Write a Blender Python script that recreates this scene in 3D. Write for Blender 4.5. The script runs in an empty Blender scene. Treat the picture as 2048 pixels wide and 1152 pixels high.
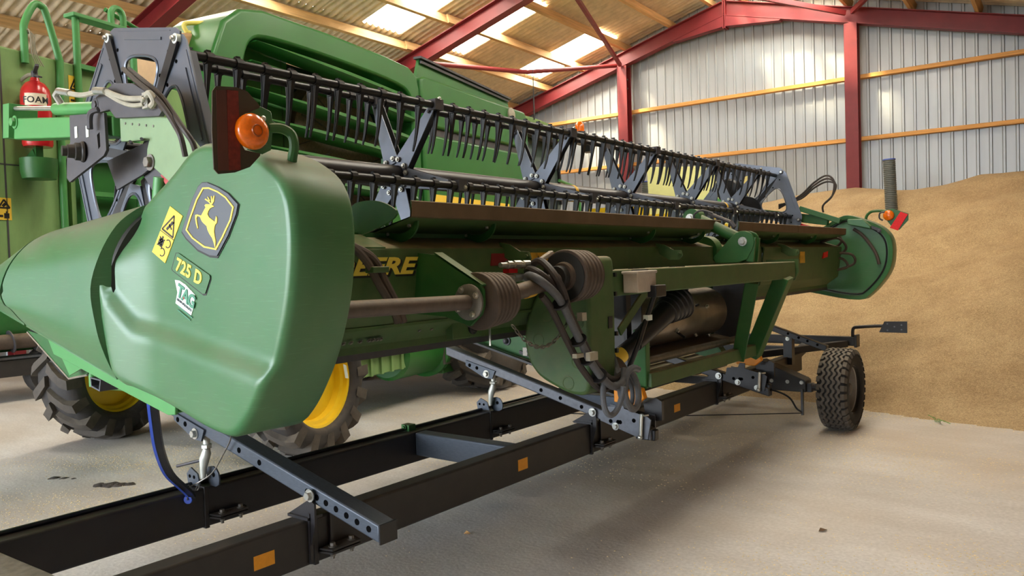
import bpy, bmesh, math, random
from math import sin, cos, pi, radians, sqrt, atan2, tan, floor
from mathutils import Vector, Matrix, noise
from mathutils.geometry import delaunay_2d_cdt
random.seed(7)
SC = bpy.context.scene
COL = SC.collection
V = Vector

# ------------------------------------------------------------------ camera
cam_d = bpy.data.cameras.new('camera'); cam = bpy.data.objects.new('camera', cam_d); COL.objects.link(cam)
YAW, PITCH, ROLL = 0.6606, 0.0298, 0.0313
_f = V((-sin(YAW)*cos(PITCH), cos(YAW)*cos(PITCH), -sin(PITCH)))
_r = V((cos(YAW), sin(YAW), 0)); _d = _f.cross(_r)
_rr = cos(ROLL)*_r + sin(ROLL)*_d; _dd = -sin(ROLL)*_r + cos(ROLL)*_d
cam.matrix_world = Matrix(((_rr.x, -_dd.x, -_f.x, 0), (_rr.y, -_dd.y, -_f.y, 0), (_rr.z, -_dd.z, -_f.z, 1.6), (0, 0, 0, 1)))
cam_d.sensor_width = 36; cam_d.lens = 36*1556/2048; cam_d.clip_start = 0.05; cam_d.clip_end = 400
SC.camera = cam

# ------------------------------------------------------------------ world, exposure
SC.view_settings.view_transform = 'Standard'; SC.view_settings.look = 'None'
SC.view_settings.exposure = 0.28; SC.view_settings.gamma = 1.0; SC.view_settings.use_curve_mapping = False
SC.cycles.max_bounces = 8; SC.cycles.diffuse_bounces = 5; SC.cycles.glossy_bounces = 4
SC.cycles.sample_clamp_indirect = 6; SC.cycles.caustics_reflective = False; SC.cycles.caustics_refractive = False
SKY_STRENGTH = 13.0
SKYLIGHT_STRENGTH = 12.0
wd = bpy.data.worlds.new('overcast_sky'); SC.world = wd; wd.use_nodes = True
nt = wd.node_tree; nt.nodes.clear()
wo = nt.nodes.new('ShaderNodeOutputWorld'); wb = nt.nodes.new('ShaderNodeBackground')
tc = nt.nodes.new('ShaderNodeTexCoord'); sx = nt.nodes.new('ShaderNodeSeparateXYZ'); rp = nt.nodes.new('ShaderNodeValToRGB')
rp.color_ramp.elements[0].position = 0.0; rp.color_ramp.elements[0].color = (0.86, 0.93, 1.0, 1)
rp.color_ramp.elements[1].position = 0.8; rp.color_ramp.elements[1].color = (0.62, 0.78, 1.0, 1)
nt.links.new(tc.outputs['Generated'], sx.inputs[0]); nt.links.new(sx.outputs['Z'], rp.inputs[0])
nt.links.new(rp.outputs[0], wb.inputs[0]); wb.inputs[1].default_value = SKY_STRENGTH
nt.links.new(wb.outputs[0], wo.inputs[0])

# ------------------------------------------------------------------ building frame (turned 2.1 degrees from the machines)
BA = 0.0375
BUILDING = Matrix.Rotation(BA, 4, 'Z')
APEX_X, ROOF_SL = -5.79, 0.268
LEFT_X, RIGHT_X, FRONT_Y, BACK_Y = -16.3, 4.72, -10.0, 16.12
DOOR = (-15.6, -1.6, 0.0, 5.2)            # opening in the near gable
def roof_z(x, apex): return apex - ROOF_SL*abs(x-APEX_X)

# the sun stands outside behind the camera: it lights the yard and a patch of floor just inside the doorway
sun_d = bpy.data.lights.new('sun', 'SUN'); sun_d.energy = 20.0; sun_d.angle = radians(9); sun_d.color = (1.0, 0.90, 0.74)
sun_o = bpy.data.objects.new('sun', sun_d); COL.objects.link(sun_o)
sun_o.rotation_euler = V((0.60, 1.0, -1.50)).to_track_quat('-Z', 'Y').to_euler()
# daylight comes through the big doorway: a portal only guides sampling of the sky
pl = bpy.data.lights.new('doorway_portal', 'AREA'); pl.shape = 'RECTANGLE'
pl.size = DOOR[1]-DOOR[0]; pl.size_y = DOOR[3]-DOOR[2]; pl.cycles.is_portal = True
po = bpy.data.objects.new('doorway_portal', pl); COL.objects.link(po)
po.matrix_world = BUILDING @ Matrix.Translation(((DOOR[0]+DOOR[1])/2, FRONT_Y-0.05, DOOR[3]/2)) @ Matrix.Rotation(radians(90), 4, 'X')

# ------------------------------------------------------------------ materials
MATS = {}
def mat(name, col, rough=0.5, metal=0.0, noise_amt=0.12, noise_scale=6.0, dust=0.0, dust_col=(0.30, 0.22, 0.13), bump=0.0, bump_scale=80.0,
        col2=None, emit=None, coat=0.0, spec=None, stretch=None, wear=None):
    m = bpy.data.materials.new(name); m.use_nodes = True; MATS[name] = m
    t = m.node_tree; N = t.nodes; L = t.links
    b = N['Principled BSDF']; b.inputs['Roughness'].default_value = rough; b.inputs['Metallic'].default_value = metal
    if spec is not None: b.inputs['Specular IOR Level'].default_value = spec
    if coat: b.inputs['Coat Weight'].default_value = coat; b.inputs['Coat Roughness'].default_value = 0.15
    co = N.new('ShaderNodeTexCoord')
    src = co.outputs['Object']
    if stretch:
        mp = N.new('ShaderNodeMapping'); mp.inputs['Scale'].default_value = stretch; L.new(src, mp.inputs[0]); src = mp.outputs[0]
    nz = N.new('ShaderNodeTexNoise'); nz.inputs['Scale'].default_value = noise_scale; nz.inputs['Detail'].default_value = 5; nz.inputs['Roughness'].default_value = 0.6
    L.new(src, nz.inputs['Vector'])
    c = N.new('ShaderNodeMixRGB'); c.inputs['Color1'].default_value = (*[max(0, v*(1-noise_amt)) for v in col], 1)
    c.inputs['Color2'].default_value = (*(col2 or [min(1, v*(1+noise_amt)) for v in col]), 1)
    rm = N.new('ShaderNodeMapRange'); rm.inputs['From Min'].default_value = 0.3; rm.inputs['From Max'].default_value = 0.7
    L.new(nz.outputs['Fac'], rm.inputs['Value']); L.new(rm.outputs[0], c.inputs['Fac'])
    out = c.outputs[0]
    if dust:                                    # dust settled on faces that look up, plus a faint film everywhere
        g = N.new('ShaderNodeNewGeometry'); s = N.new('ShaderNodeSeparateXYZ'); L.new(g.outputs['Normal'], s.inputs[0])
        mr = N.new('ShaderNodeMapRange'); mr.inputs['From Min'].default_value = 0.25; mr.inputs['From Max'].default_value = 0.95
        mr.inputs['To Min'].default_value = 0.16*dust; mr.inputs['To Max'].default_value = min(1, dust)
        L.new(s.outputs['Z'], mr.inputs['Value'])
        n2 = N.new('ShaderNodeTexNoise'); n2.inputs['Scale'].default_value = noise_scale*2.3; n2.inputs['Detail'].default_value = 6; L.new(co.outputs['Object'], n2.inputs['Vector'])
        m2 = N.new('ShaderNodeMath'); m2.operation = 'MULTIPLY'
        m3 = N.new('ShaderNodeMapRange'); m3.inputs['From Min'].default_value = 0.3; m3.inputs['From Max'].default_value = 0.62; m3.inputs['To Min'].default_value = 0.45; m3.inputs['To Max'].default_value = 1.0
        L.new(n2.outputs['Fac'], m3.inputs['Value']); L.new(mr.outputs[0], m2.inputs[0]); L.new(m3.outputs[0], m2.inputs[1])
        d = N.new('ShaderNodeMixRGB'); L.new(m2.outputs[0], d.inputs['Fac']); L.new(out, d.inputs['Color1']); d.inputs['Color2'].default_value = (*dust_col, 1); out = d.outputs[0]
        ra = N.new('ShaderNodeMapRange'); ra.inputs['To Min'].default_value = rough; ra.inputs['To Max'].default_value = 0.85
        L.new(m2.outputs[0], ra.inputs['Value']); L.new(ra.outputs[0], b.inputs['Roughness'])
    if wear:                                    # fine scratches
        mp = N.new('ShaderNodeMapping'); mp.inputs['Rotation'].default_value = (0, 0.7, 0.2); mp.inputs['Scale'].default_value = (4, 4, 70); L.new(co.outputs['Object'], mp.inputs[0])
        n4 = N.new('ShaderNodeTexNoise'); n4.inputs['Scale'].default_value = 3; n4.inputs['Detail'].default_value = 3; L.new(mp.outputs[0], n4.inputs['Vector'])
        r4 = N.new('ShaderNodeMapRange'); r4.inputs['From Min'].default_value = 0.58; r4.inputs['From Max'].default_value = 0.75; r4.inputs['To Max'].default_value = wear; L.new(n4.outputs['Fac'], r4.inputs['Value'])
        w = N.new('ShaderNodeMixRGB'); L.new(r4.outputs[0], w.inputs['Fac']); L.new(out, w.inputs['Color1']); w.inputs['Color2'].default_value = (*[min(1, v*1.6+0.06) for v in col], 1); out = w.outputs[0]
    L.new(out, b.inputs['Base Color'])
    if bump:
        nb = N.new('ShaderNodeTexNoise'); nb.inputs['Scale'].default_value = bump_scale; nb.inputs['Detail'].default_value = 4; L.new(src, nb.inputs['Vector'])
        bp = N.new('ShaderNodeBump'); bp.inputs['Strength'].default_value = bump; bp.inputs['Distance'].default_value = 0.01
        L.new(nb.outputs['Fac'], bp.inputs['Height']); L.new(bp.outputs[0], b.inputs['Normal'])
    if emit:
        b.inputs['Emission Color'].default_value = (*emit[:3], 1); b.inputs['Emission Strength'].default_value = emit[3]
    return m
def srgb(r, g, b):
    f = lambda v: (v/255/12.92 if v/255 <= 0.04045 else ((v/255+0.055)/1.055)**2.4)
    return (f(r), f(g), f(b))

GREEN = mat('green_paint', srgb(30, 96, 42), 0.42, noise_amt=0.10, dust=0.5, coat=0.05, spec=0.35)
GREEN_DUSTY = mat('dusty_green_paint', srgb(46, 90, 40), 0.5, noise_amt=0.18, dust=0.9)
GREEN_PLASTIC = mat('green_moulded_plastic', srgb(54, 114, 68), 0.27, noise_amt=0.06, noise_scale=3, dust=0.8, dust_col=(0.25, 0.21, 0.15), wear=0.26)
GREEN_LIGHT = mat('bright_green_paint', srgb(76, 150, 82), 0.4, noise_amt=0.06, dust=0.2)
GREEN_FAR = mat('combine_green_paint', srgb(36, 112, 44), 0.38, noise_amt=0.10, noise_scale=3, dust=0.3, dust_col=(0.13, 0.105, 0.055), coat=0.12)
GREEN_FILM = mat('green_paint_under_chaff_dust', srgb(124, 164, 100), 0.7, noise_amt=0.16, noise_scale=9, dust=0.5, stretch=(1, 1, 0.35))
BLACK = mat('black_paint', srgb(34, 33, 37), 0.34, noise_amt=0.12, dust=0.12, bump=0.02)
BLACK_DUSTY = mat('dusty_black_paint', srgb(36, 34, 34), 0.42, noise_amt=0.2, dust=0.5, dust_col=(0.16, 0.13, 0.10))
BLACK_PLASTIC = mat('black_plastic', srgb(26, 26, 29), 0.36, noise_amt=0.15, bump=0.02)
GREY_PLATE = mat('grey_painted_plate', srgb(112, 118, 130), 0.33, metal=0.55, noise_amt=0.08)
DARK_PLATE = mat('charcoal_steel_plate', srgb(74, 74, 80), 0.55, metal=0.3, noise_amt=0.14, noise_scale=14, dust=0.35)
GALV = mat('galvanised_steel', srgb(98, 100, 106), 0.42, metal=0.55, noise_amt=0.16, noise_scale=22, dust=0.3, dust_col=(0.13, 0.12, 0.11))
GALV_BLUE = mat('blue_grey_box_section', srgb(80, 87, 97), 0.42, metal=0.45, noise_amt=0.16, noise_scale=25, dust=0.35, dust_col=(0.13, 0.12, 0.11), stretch=(1, 6, 6))
ZINC = mat('zinc_plated_steel', srgb(200, 200, 192), 0.3, metal=0.85, noise_amt=0.12, noise_scale=30)
STEEL_DULL = mat('dull_steel', srgb(130, 126, 120), 0.45, metal=0.8, noise_amt=0.2, noise_scale=18, dust=0.4)
RUBBER = mat('tyre_rubber', srgb(52, 49, 48), 0.72, noise_amt=0.2, noise_scale=12, dust=0.35, dust_col=(0.20, 0.16, 0.12), bump=0.1)
RUBBER_DARK = mat('dark_groove_rubber', srgb(30, 28, 27), 0.85, noise_amt=0.2, noise_scale=12)
RUBBER_DUST = mat('dusty_tread_rubber', srgb(72, 66, 60), 0.8, noise_amt=0.22, noise_scale=10, dust=0.6, dust_col=(0.26, 0.21, 0.15), bump=0.1)
BOOT = mat('brown_dusted_rubber', srgb(74, 62, 55), 0.62, noise_amt=0.18, noise_scale=15, dust=0.4, bump=0.05)
SHAFT = mat('dusty_shaft_tube', srgb(82, 72, 66), 0.5, noise_amt=0.25, noise_scale=20, dust=0.55)
HOSE = mat('grey_hose_sleeve', srgb(92, 94, 98), 0.6, noise_amt=0.15, noise_scale=30, bump=0.2, bump_scale=300)
HOSE_DARK = mat('dark_rubber_hose', srgb(58, 50, 46), 0.55, noise_amt=0.2, noise_scale=20, bump=0.05)
HOSE_PALE = mat('dusty_pale_hose', srgb(170, 165, 148), 0.65, noise_amt=0.15, noise_scale=20)
YELLOW = mat('wheel_yellow', srgb(245, 205, 30), 0.38, noise_amt=0.06, dust=0.1)
YELLOW_DECAL = mat('yellow_decal', srgb(252, 212, 75), 0.45, noise_amt=0.05)
YELLOW_TEXT = mat('yellow_lettering', srgb(248, 222, 90), 0.4, noise_amt=0.03)
YELLOW_DIRTY = mat('dusty_yellow_decal', srgb(205, 160, 40), 0.6, noise_amt=0.3, noise_scale=25)
DECAL_GREY = mat('dark_grey_decal', srgb(84, 90, 98), 0.4, noise_amt=0.05)
DECAL_BLACK = mat('black_decal', srgb(36, 36, 34), 0.5)
WHITE_DECAL = mat('white_decal', srgb(225, 235, 228), 0.45, noise_amt=0.03)
DECAL_RED = mat('red_decal', srgb(185, 50, 50), 0.45)
ORANGE = mat('orange_paint', srgb(240, 150, 20), 0.45, noise_amt=0.1)
ORANGE_STICKER = mat('amber_reflector_sticker', srgb(252, 168, 20), 0.35, noise_amt=0.08, noise_scale=40)
RED_STEEL = mat('red_oxide_steel', srgb(120, 30, 36), 0.5, noise_amt=0.12, noise_scale=4, dust=0.1)
RED_PAINT = mat('red_gloss_paint', srgb(196, 34, 40), 0.25, noise_amt=0.06, coat=0.4)
RED_DUSTY = mat('dusty_red_paint', srgb(200, 80, 84), 0.5, noise_amt=0.1)
REFLECTOR = mat('red_reflector', srgb(226, 16, 20), 0.6, noise_amt=0.15, noise_scale=120)
REFLECTOR_OLD = mat('dull_red_reflector', srgb(112, 36, 28), 0.55, noise_amt=0.3, noise_scale=60)
MARKER_BACK = mat('olive_brown_marker_plate', srgb(64, 54, 40), 0.6, noise_amt=0.06)
AMBER = mat('amber_lamp_lens', srgb(236, 110, 6), 0.18, noise_amt=0.18, noise_scale=50, coat=0.5)
TIMBER = mat('pale_pine_timber', srgb(206, 168, 118), 0.7, noise_amt=0.22, noise_scale=3, stretch=(9, 0.5, 9), bump=0.05)
TIMBER_X = mat('orange_pine_girt', srgb(222, 160, 84), 0.6, noise_amt=0.2, noise_scale=3, stretch=(0.5, 9, 9), bump=0.05)
ROOF = mat('fibre_cement_sheet', srgb(222, 206, 180), 0.85, noise_amt=0.14, noise_scale=5, bump=0.08)
CLAD_DARK = mat('bounce_cut_side_sheet', srgb(128, 124, 116), 0.8)  # toned down to limit light bounced back by the unseen right wall
HOLE = mat('hole_shadow', (0.004, 0.004, 0.004), 1.0, spec=0.0)
CLAD = mat('galvanised_cladding', srgb(172, 176, 178), 0.42, metal=0.35, noise_amt=0.06, noise_scale=2, stretch=(3, 3, 0.3))
CREAM = mat('cream_lit_patch', srgb(250, 248, 170), 0.5, noise_amt=0.05)  # sunlit wall patch put into the colour
TAN = mat('tan_dusty_plastic', srgb(196, 158, 118), 0.8, noise_amt=0.12)
BLUE = mat('blue_plastic', srgb(66, 92, 190), 0.35, noise_amt=0.08)
SCREEN = mat('dusty_screen_mesh', srgb(128, 114, 102), 0.8, noise_amt=0.3, noise_scale=40, bump=0.3, bump_scale=200)
GREYBOX = mat('grey_cast_box', srgb(190, 180, 168), 0.55, noise_amt=0.12, noise_scale=20)
PIPE = mat('grey_ribbed_plastic', srgb(92, 96, 92), 0.5, noise_amt=0.1)
GLASS = mat('tinted_cab_glass', srgb(70, 88, 84), 0.08, noise_amt=0.05)
PALE_BELT = mat('pale_draper_belt', srgb(190, 205, 225), 0.55, noise_amt=0.1, noise_scale=20)
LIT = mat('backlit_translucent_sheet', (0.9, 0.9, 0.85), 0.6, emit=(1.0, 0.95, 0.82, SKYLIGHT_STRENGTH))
LIT_CLEAR = mat('backlit_clear_sheet', (0.9, 0.9, 0.85), 0.6, emit=(1.0, 0.95, 0.82, SKYLIGHT_STRENGTH*2))      # made clear by the gable so sun patches fall on the wall
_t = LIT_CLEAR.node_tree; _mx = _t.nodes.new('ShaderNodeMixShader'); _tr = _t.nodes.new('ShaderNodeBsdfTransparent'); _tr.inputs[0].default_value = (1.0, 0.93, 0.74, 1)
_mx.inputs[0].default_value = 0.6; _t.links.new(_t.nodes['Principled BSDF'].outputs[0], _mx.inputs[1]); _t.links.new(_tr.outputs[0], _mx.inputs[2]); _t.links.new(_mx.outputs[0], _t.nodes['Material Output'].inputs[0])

# ------------------------------------------------------------------ mesh helpers
class MB:
    def __init__(s): s.v = []; s.f = []; s.mi = []; s.cur = 0
    def add(s, vs, fs):
        o = len(s.v); s.v += [tuple(p) for p in vs]; s.f += [tuple(i+o for i in f) for f in fs]; s.mi += [s.cur]*len(fs); return s
    def box(s, lo, hi):
        (a, b, c), (d, e, f) = lo, hi
        return s.add([(a,b,c),(d,b,c),(d,e,c),(a,e,c),(a,b,f),(d,b,f),(d,e,f),(a,e,f)], [(0,3,2,1),(4,5,6,7),(0,1,5,4),(1,2,6,5),(2,3,7,6),(3,0,4,7)])
    def bar(s, p0, p1, w, h, up=(0,0,1)):          # rectangular bar from p0 to p1, w across, h along up
        p0, p1 = V(p0), V(p1); d = (p1-p0).normalized(); u = V(up); sd = d.cross(u)
        if sd.length < 1e-6: sd = d.cross(V((1,0,0)))
        sd.normalize(); u = sd.cross(d).normalized(); sd = sd*w/2; u = u*h/2
        vs = [p+a*sd+b*u for p in (p0, p1) for a, b in ((-1,-1),(1,-1),(1,1),(-1,1))]
        return s.add(vs, [(3,2,1,0),(4,5,6,7),(0,1,5,4),(1,2,6,5),(2,3,7,6),(3,0,4,7)])
    def prism(s, poly, a, b, axis='Y', holes=()):   # polygon in the plane across axis, extruded from a to b
        mk = {'Y': lambda p, t: (p[0], t, p[1]), 'X': lambda p, t: (t, p[0], p[1]), 'Z': lambda p, t: (p[0], p[1], t)}[axis]
        if not holes:
            n = len(poly); vs = [mk(p, a) for p in poly]+[mk(p, b) for p in poly]
            return s.add(vs, [tuple(range(n)), tuple(range(2*n-1, n-1, -1))]+[(i, i+n, (i+1) % n+n, (i+1) % n) for i in range(n)])
        pts = list(poly); loops = [list(range(len(poly)))]
        for h in holes: loops.append(list(range(len(pts), len(pts)+len(h)))); pts += list(h)
        ed = [(l[i], l[(i+1) % len(l)]) for l in loops for i in range(len(l))]
        ov, oe, of, *_ = delaunay_2d_cdt([V(p) for p in pts], ed, [], 1, 1e-6)
        def inside(q, lp):
            r = False; n = len(lp)
            for i in range(n):
                (x1, y1), (x2, y2) = lp[i], lp[(i+1) % n]
                if (y1 > q[1]) != (y2 > q[1]) and q[0] < (x2-x1)*(q[1]-y1)/(y2-y1)+x1: r = not r
            return r
        fs = []
        for f in of:
            c = sum((ov[i] for i in f), V((0, 0)))/len(f)
            if inside(c, poly) and not any(inside(c, h) for h in holes): fs.append(tuple(f))
        n = len(ov); vs = [mk(p, a) for p in ov]+[mk(p, b) for p in ov]
        F = fs+[tuple(i+n for i in reversed(f)) for f in fs]
        cnt = {}
        for f in fs:
            for i in range(len(f)):
                e = (f[i], f[(i+1) % len(f)]); cnt[e] = 1
        F += [(e[1], e[0], e[0]+n, e[1]+n) for e in cnt if (e[1], e[0]) not in cnt]
        return s.add(vs, F)
    def rings(s, rs, close=False, caps=True):        # loft equal-length rings
        n = len(rs[0]); vs = [p for r in rs for p in r]; fs = []
        m = len(rs)
        for k in range(m if close else m-1):
            k2 = (k+1) % m
            fs += [(k*n+i, k*n+(i+1) % n, k2*n+(i+1) % n, k2*n+i) for i in range(n)]
        if caps and not close: fs += [tuple(range(n-1, -1, -1)), tuple((m-1)*n+i for i in range(n))]
        return s.add(vs, fs)
    def tube(s, path, r, seg=8, caps=True, closed=False):
        P = [V(p) for p in path]; R = r if isinstance(r, (list, tuple)) else [r]*len(P)
        n = None; rs = []
        for i, p in enumerate(P):
            if closed: t = (P[(i+1) % len(P)]-P[i-1]).normalized()
            else: t = ((P[min(i+1, len(P)-1)]-P[max(i-1, 0)])).normalized()
            if n is None:
                n = t.cross(V((0, 0, 1)))
                if n.length < 0.05: n = t.cross(V((1, 0, 0)))
            n = (n-t*n.dot(t)).normalized(); b = t.cross(n)
            rs.append([p+R[i]*(cos(2*pi*k/seg)*n+sin(2*pi*k/seg)*b) for k in range(seg)])
        return s.rings(rs, closed, caps)
    def cyl(s, p0, p1, r, seg=16, r2=None): return s.tube([p0, p1], [r, r if r2 is None else r2], seg)
    def lathe(s, o, d, prof, seg=32, close=False, caps=True):   # prof: (radius, distance along d)
        o, d = V(o), V(d).normalized(); n = d.cross(V((0, 0, 1)))
        if n.length < 0.05: n = d.cross(V((1, 0, 0)))
        n.normalize(); b = d.cross(n)
        return s.rings([[o+d*h+max(r, 1e-4)*(cos(2*pi*k/seg)*n+sin(2*pi*k/seg)*b) for k in range(seg)] for r, h in prof], close, caps and not close)
    def bolt(s, p, d, r=0.014, h=0.012):
        d = V(d).normalized(); p = V(p); s.lathe(p, d, [(r*1.5, 0), (r*1.5, h*0.25)], 12); return s.lathe(p, d, [(r, h*0.25), (r, h), (r*0.9, h*1.1)], 6)
    def sphere(s, c, r, seg=12, rg=8, sc=(1,1,1)):
        c = V(c); rs = [[(c.x+sc[0]*r*sin(pi*j/rg)*cos(2*pi*k/seg), c.y+sc[1]*r*sin(pi*j/rg)*sin(2*pi*k/seg), c.z+sc[2]*r*cos(pi*j/rg)) for k in range(seg)] for j in range(1, rg)]
        return s.rings(rs[::-1])
def smooth_path(pts, n=6):
    P = [V(p) for p in pts]; out = []
    for i in range(len(P)-1):
        p0, p1, p2, p3 = P[max(i-1, 0)], P[i], P[i+1], P[min(i+2, len(P)-1)]
        for k in range(n):
            t = k/n; out.append(0.5*((2*p1)+(p2-p0)*t+(2*p0-5*p1+4*p2-p3)*t*t+(3*p1-p0-3*p2+p3)*t**3))
    out.append(P[-1]); return out
def chaikin(poly, n=2, q=0.25):
    for _ in range(n):
        o = []
        for i in range(len(poly)):
            a, b = poly[i], poly[(i+1) % len(poly)]
            o += [(a[0]+(b[0]-a[0])*q, a[1]+(b[1]-a[1])*q), (a[0]+(b[0]-a[0])*(1-q), a[1]+(b[1]-a[1])*(1-q))]
        poly = o
    return poly
def mesh_of(name, mb, mats, angle=35):
    me = bpy.data.meshes.new(name); me.from_pydata(mb.v, [], mb.f)
    for m in (mats if isinstance(mats, (list, tuple)) else [mats]): me.materials.append(m)
    bm = bmesh.new(); bm.from_mesh(me); bm.faces.ensure_lookup_table()
    for f, mi in zip(bm.faces, mb.mi): f.material_index = mi
    bmesh.ops.recalc_face_normals(bm, faces=bm.faces[:]); bm.to_mesh(me); bm.free()
    me.polygons.foreach_set('use_smooth', [True]*len(me.polygons))
    if angle < 180: me.set_sharp_from_angle(angle=radians(angle))
    me.update(); return me
def link(name, data, parent=None):
    o = bpy.data.objects.new(name, data); COL.objects.link(o)
    if parent is not None:
        o.parent = parent
        o.matrix_parent_inverse = ABS_INV.get(parent.name, Matrix.Identity(4))
    return o
ABS_INV = {}
def obj(name, mb, mats, parent=None, angle=35, bevel=0, seg=2, label=None):
    o = link(name, mesh_of(name, mb, mats, angle), parent)
    if parent is not None: ABS_INV[o.name] = Matrix.Identity(4)
    if bevel:
        b = o.modifiers.new('edge', 'BEVEL'); b.width = bevel; b.segments = seg; b.limit_method = 'ANGLE'; b.angle_limit = radians(40); b.harden_normals = False
    if label: o['label'] = label
    return o
def tag(o, label, cat, group=None, kind=None):
    o['label'] = label; o['category'] = cat
    if group: o['group'] = group
    if kind: o['kind'] = kind
    return o
def root(name, loc, label=None, cat=None, group=None, kind=None, mtx=None):
    """Empty at the thing's base. Children of a plain root are modelled in world coordinates; with mtx they are modelled in that local frame."""
    o = bpy.data.objects.new(name, None); COL.objects.link(o); o.empty_display_size = 0.2
    if mtx is not None: o.matrix_world = mtx; ABS_INV[o.name] = Matrix.Identity(4)
    else: o.location = loc; ABS_INV[o.name] = Matrix.Translation(-V(loc))
    if label: o['label'] = label
    if cat: o['category'] = cat
    if group: o['group'] = group
    if kind: o['kind'] = kind
    return o
def copy_of(o, parent, mtx):
    c = o.copy(); COL.objects.link(c); c.parent = parent; c.matrix_parent_inverse = o.matrix_parent_inverse.copy(); c.matrix_basis = mtx; return c
def text_mesh(name, txt, size, mtx, material, parent, extrude=0.002, bold=0.0, shear=0.0, align='LEFT', spacing=1.0):
    cu = bpy.data.curves.new(name, 'FONT'); cu.body = txt; cu.size = size; cu.extrude = extrude; cu.offset = bold; cu.shear = shear
    cu.align_x = align; cu.resolution_u = 3; cu.space_character = spacing
    t = bpy.data.objects.new(name, cu); COL.objects.link(t)
    bpy.context.view_layer.update()
    me = bpy.data.meshes.new_from_object(t.evaluated_get(bpy.context.evaluated_depsgraph_get()))
    COL.objects.unlink(t); bpy.data.objects.remove(t); bpy.data.curves.remove(cu)
    me.transform(mtx); me.materials.clear(); me.materials.append(material); me.name = name
    o = link(name, me, parent); ABS_INV[o.name] = Matrix.Identity(4); return o
def frame(o, x, y):                                  # 4x4 with local x, y along given directions at o
    x = V(x).normalized(); z = x.cross(V(y)).normalized(); y = z.cross(x)
    return Matrix(((x.x, y.x, z.x, o[0]), (x.y, y.y, z.y, o[1]), (x.z, y.z, z.z, o[2]), (0, 0, 0, 1)))
# ================================================================== floor
def floor_material():
    m = bpy.data.materials.new('worn_concrete'); m.use_nodes = True; t = m.node_tree; N = t.nodes; L = t.links; b = N['Principled BSDF']
    co = N.new('ShaderNodeTexCoord')
    n1 = N.new('ShaderNodeTexNoise'); n1.inputs['Scale'].default_value = 0.8; n1.inputs['Detail'].default_value = 7; n1.inputs['Roughness'].default_value = 0.65
    mp = N.new('ShaderNodeMapping'); mp.inputs['Scale'].default_value = (1, 2.2, 1); mp.inputs['Rotation'].default_value = (0, 0, 0.5)
    L.new(co.outputs['Object'], mp.inputs[0]); L.new(mp.outputs[0], n1.inputs['Vector'])
    r = N.new('ShaderNodeValToRGB'); e = r.color_ramp.elements
    e[0].position = 0.3; e[0].color = (*srgb(190, 185, 180), 1); e[1].position = 0.72; e[1].color = (*srgb(224, 222, 220), 1)
    L.new(n1.outputs['Fac'], r.inputs[0])
    n2 = N.new('ShaderNodeTexNoise'); n2.inputs['Scale'].default_value = 45; n2.inputs['Detail'].default_value = 4; L.new(co.outputs['Object'], n2.inputs['Vector'])
    r2 = N.new('ShaderNodeMapRange'); r2.inputs['From Min'].default_value = 0.35; r2.inputs['From Max'].default_value = 0.7; r2.inputs['To Min'].default_value = 0.86; r2.inputs['To Max'].default_value = 1.08
    L.new(n2.outputs['Fac'], r2.inputs['Value'])
    mx = N.new('ShaderNodeMixRGB'); mx.blend_type = 'MULTIPLY'; mx.inputs['Fac'].default_value = 1; L.new(r.outputs[0], mx.inputs['Color1']); L.new(r2.outputs[0], mx.inputs['Color2'])
    # brown grain dust swept over the far part and scattered flecks
    n3 = N.new('ShaderNodeTexNoise'); n3.inputs['Scale'].default_value = 0.55; n3.inputs['Detail'].default_value = 5; L.new(co.outputs['Object'], n3.inputs['Vector'])
    sp = N.new('ShaderNodeSeparateXYZ'); L.new(co.outputs['Object'], sp.inputs[0])
    gy = N.new('ShaderNodeMapRange'); gy.inputs['From Min'].default_value = 3.0; gy.inputs['From Max'].default_value = 8.5; gy.inputs['To Max'].default_value = 0.4; L.new(sp.outputs['Y'], gy.inputs['Value'])
    n3r = N.new('ShaderNodeMapRange'); n3r.inputs['From Min'].default_value = 0.42; n3r.inputs['From Max'].default_value = 0.66; n3r.inputs['To Max'].default_value = 0.4; L.new(n3.outputs['Fac'], n3r.inputs['Value'])
    ad = N.new('ShaderNodeMath'); ad.operation = 'ADD'; ad.use_clamp = True; L.new(gy.outputs[0], ad.inputs[0]); L.new(n3r.outputs[0], ad.inputs[1])
    m3 = N.new('ShaderNodeMixRGB'); L.new(ad.outputs[0], m3.inputs['Fac']); L.new(mx.outputs[0], m3.inputs['Color1']); m3.inputs['Color2'].default_value = (*srgb(186, 165, 138), 1)
    L.new(m3.outputs[0], b.inputs['Base Color']); b.inputs['Roughness'].default_value = 0.62
    bp = N.new('ShaderNodeBump'); bp.inputs['Strength'].default_value = 0.25; bp.inputs['Distance'].default_value = 0.006; L.new(n2.outputs['Fac'], bp.inputs['Height']); L.new(bp.outputs[0], b.inputs['Normal'])
    return m
FLOOR = floor_material()
fl = obj('floor', MB().box((LEFT_X-0.2, FRONT_Y-0.1, -0.15), (RIGHT_X+0.2, BACK_Y+0.2, 0)), FLOOR); fl.matrix_world = BUILDING
fl['kind'] = 'structure'; fl['label'] = 'worn pale concrete barn floor with spilled grain'
yard = obj('ground', MB().box((-70, FRONT_Y-60, -0.25), (70, FRONT_Y-0.1, -0.02)), mat('pale_yard_gravel', srgb(150, 145, 132), 0.9)); yard.matrix_world = BUILDING
yard['kind'] = 'structure'; yard['label'] = 'pale yard outside the barn doorway'

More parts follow.
